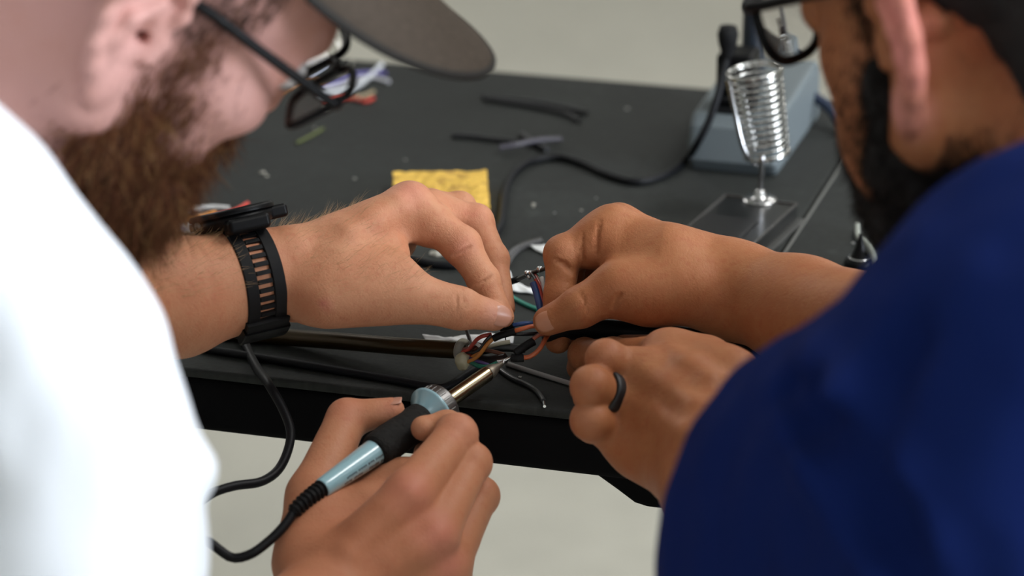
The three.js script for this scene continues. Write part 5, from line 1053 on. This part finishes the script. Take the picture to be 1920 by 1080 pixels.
// wires at the far left of the bench
const bundle = 'cut wires at the far edge of the bench';
lying('wire', 'thick white wire rising highest among the far cut wires', 'wire', [[600, 180], [640, 172], [670, 161], [690, 146], [716, 121]], 0.0019, wm([0.75, 0.78, 0.82]), bundle);
lying('wire', 'white wire curving to the right end of the far cut wires', 'wire', [[605, 166], [640, 160], [670, 148], [695, 145], [729, 153]], 0.0017, wm([0.66, 0.66, 0.72]), bundle);
lying('wire', 'purple blue wire arching behind the white far wires', 'wire', [[600, 165], [632, 154], [660, 141], [690, 137], [724, 138]], 0.0017, wm([0.16, 0.14, 0.45]), bundle);
lying('wire', 'bright red wire below the white far wires', 'wire', [[610, 193], [640, 184], [665, 185], [685, 190], [700, 184]], 0.0016, wm([0.58, 0.05, 0.03]), bundle);
lying('wire', 'tan wire end just above the red far wire', 'wire', [[655, 182], [680, 180], [701, 172]], 0.0014, wm([0.42, 0.34, 0.2]), bundle);
lying('wire', 'thin grey wire bending up at the far bench edge', 'wire', [[630, 142], [645, 138], [655, 128], [661, 114]], 0.0012, wm([0.2, 0.19, 0.16]), bundle);
lying('wire', 'amber wire seen through the spectacle lens', 'wire', [[516, 176], [545, 164], [580, 150], [620, 160]], 0.0009, wm(COL.amber), bundle);
lying('wire', 'pale blue white wire seen through the spectacle lens', 'wire', [[580, 145], [600, 132], [614, 121]], 0.0015, wm([0.55, 0.6, 0.75]), bundle);
// wires by the watch
const near2 = 'cut wires behind the watch';
lying('wire', 'red wire pointing right behind the watch', 'wire', [[380, 413], [410, 403], [436, 396], [452, 389], [464, 381]], 0.0016, wm([0.5, 0.04, 0.025]), near2);
lying('wire', 'orange wire joining the red one behind the watch', 'wire', [[312, 417], [345, 411], [375, 406], [404, 398]], 0.0018, wm([0.55, 0.2, 0.02]), near2);
lying('wire', 'white wire above the orange one behind the watch', 'wire', [[340, 399], [365, 391], [395, 388], [430, 390]], 0.0016, wm(COL.white), near2);
lying('wire', 'black wire between white and orange behind the watch', 'wire', [[346, 404], [365, 401], [388, 396]], 0.0018, wm(COL.black), near2);
lying('wire', 'cream wire end standing up beside the beard tip', 'wire', [[322, 383, 0.012], [335, 398, 0.006], [347, 412]], 0.0013, wm(COL.cream), near2);
lying('wire', 'blue wire under the white scrap behind the watch', 'wire', [[318, 426], [350, 431], [385, 437], [420, 440]], 0.0014, wm([0.12, 0.2, 0.42]), near2);
strip('plastic_strip', 'white plastic scrap behind the wrist watch', 'plastic strip', [[322, 424], [350, 420], [390, 418], [430, 420]], [[330, 432], [360, 436], [400, 440], [440, 440]], paper, 0.002);
// behind the hands
lying('wire', 'green wire between the two pinching hands', 'wire', [[930, 535], [950, 549], [968, 562], [990, 573], [1010, 581]], 0.0014, wm([0.01, 0.24, 0.17]));
{
  const t = thing('braided_sleeve', 'curved piece of braided grey black sleeve behind the pinching fingers', 'cable sleeve', T(985, 465));
  const path = ON([[950, 492], [958, 478], [970, 467], [990, 458], [1014, 451]], 0.0022), c = new THREE.CatmullRomCurve3(path);
  part('core', tube(path, 0.0019, 10, 8), shrinkMat, t);
  const fr = c.computeFrenetFrames(60, false);
  for (const dir of [1, -1]) for (let k = 0; k < 4; k++) { const pts = []; for (let i = 0; i <= 60; i++) { const a = dir * i * 0.42 + k * Math.PI / 2, p = c.getPointAt(i / 60); pts.push(p.addScaledVector(fr.normals[i], Math.cos(a) * 0.0021).addScaledVector(fr.binormals[i], Math.sin(a) * 0.0021)); } part('braid', tube(pts, 0.00035, 5, 1), M.dullSteel, t); }
}
{
  const t = thing('connector', 'small black and silver soldered connector beside the tan fingertips', 'connector', T(995, 520));
  part('boot', tube(PX([[958, 528, 1.90], [970, 524, 1.895]]), 0.0020, 12, 6), M.blackRubber, t);
  part('contact', tube(PX([[970, 524, 1.895], [988, 516, 1.885], [1002, 510, 1.875], [1024, 503, 1.865]]), 0.0013, 10, 6), M.dullSteel, t);
  for (const [x, y, d, r] of [[988, 512, 1.884, 0.0018], [996, 513, 1.878, 0.0020], [1012, 505, 1.87, 0.0021], [992, 520, 1.88, 0.0014]]) part('solder_blob', new THREE.SphereGeometry(r, 12, 8).translate(...P(x, y, d).toArray()), M.solder, t);
  for (const [c, o] of [[COL.black, 0], [COL.red, 5], [COL.green, 9]]) part('lead', tube(PX([[996 + o, 512, 1.878], [1003 + o, 522, 1.868], [1010 + o, 540, 1.855], [1017 + o, 565, 1.842]]), 0.0010, 8, 6), wm(c), t);
}
lying('fine_wire', 'hair thin steel wire across the wire bunch', 'wire', [[943, 600, 0.03], [947, 628, 0.022], [951, 660, 0.012]], 0.0004, M.dullSteel);
// nozzle with a white cord at the right
{
  const o = T(1612, 498), t = thing('cone_nozzle', 'black cone nozzle on a round foot beside the navy shirt', 'nozzle', o);
  part('cone', turned([[0.0072, 0.005], [0.0058, 0.007], [0.0036, 0.012], [0.0018, 0.018], [0.0009, 0.022], [0, 0.0223]], o, o.clone().add(UP), 32), M.blackPlastic, t);
  part('foot', turned([[0, 0], [0.0098, 0], [0.0103, 0.0015], [0.0094, 0.0045], [0.0074, 0.0052], [0, 0.0052]], o, o.clone().add(UP), 32), M.blackPlastic, t);
  part('ring', turned([[0.0068, 0.0050], [0.0078, 0.0053], [0.0078, 0.0060], [0.0066, 0.0062]], o, o.clone().add(UP), 32), M.steel, t);
  single('cord', 'thin white cord curling past the black cone nozzle', 'cord', tube([T(1609, 422, 0.004), T(1611, 445, 0.004), T(1622, 452, 0.006), T(1636, 470, 0.010), T(1643, 495, 0.010), T(1646, 530, 0.004), T(1640, 580, 0.003)], 0.0022, 10, 8), wm([0.5, 0.53, 0.47]));
}
// crumbs of solder and insulation
const crumbs = [[1176, 205, 2.2], [493, 325, 2.6], [500, 331, 2], [665, 336, 2], [1000, 384, 2.2], [1000, 388, 1.4], [1118, 372, 1.2], [815, 478, 5], [822, 481, 3.6], [1600, 457, 2], [590, 240, 1.6], [610, 205, 2.6], [925, 555, 1.2], [1010, 658, 1.3], [975, 708, 1.6], [716, 600, 1.2], [1455, 425, 1], [1090, 395, 1.4], [1040, 400, 1.2], [760, 300, 1.2]];
const where = ['at the right of the far heat shrink pair', 'in the open bench area right of the brown beard', 'just below the first one right of the beard', 'between the beard and the yellow sponge', 'right of the cord bend beside the sponge', 'just below the crumb right of the cord bend', 'above the knuckle of the tan hand', 'larger one seen through the gap of the pinching pale hand', 'smaller one seen through the gap of the pinching pale hand', 'left of the black cone nozzle', 'above the olive wire', 'under the red far wire by the spectacles', 'between the two pairs of fingertips', 'right of the lower orange wire', 'between the grey rod and the black wire', 'below the pale thumb', 'at the rear edge of the tan forearm', 'close behind the tan index knuckle', 'left of the tan index knuckle', 'above the sponge'];
crumbs.forEach(([x, y, s], i) => {
  const g = new THREE.IcosahedronGeometry(s * 0.00052, 1), p = g.attributes.position; for (let k = 0; k < p.count; k++) { const q = 1 + 0.5 * noise(p.getX(k) * 3000 + i, p.getY(k) * 3000, p.getZ(k) * 3000); p.setXYZ(k, p.getX(k) * q * 1.3, Math.max(p.getY(k) * q * 0.7, -s * 0.0002), p.getZ(k) * q); }
  g.computeVertexNormals(); const o = T(x, y); g.translate(o.x, o.y + s * 0.00022, o.z);
  single('crumb', 'pale crumb ' + where[i], 'crumb', g, i % 3 ? wm([0.42, 0.4, 0.34]) : wm([0.3, 0.3, 0.28]), 'crumbs on the bench');
});
lying('wire', 'thin olive wire lying on the bench below the spectacles', 'wire', [[556, 268], [580, 256], [606, 241]], 0.0010, wm([0.10, 0.12, 0.03]));
renderer.render(scene, camera);
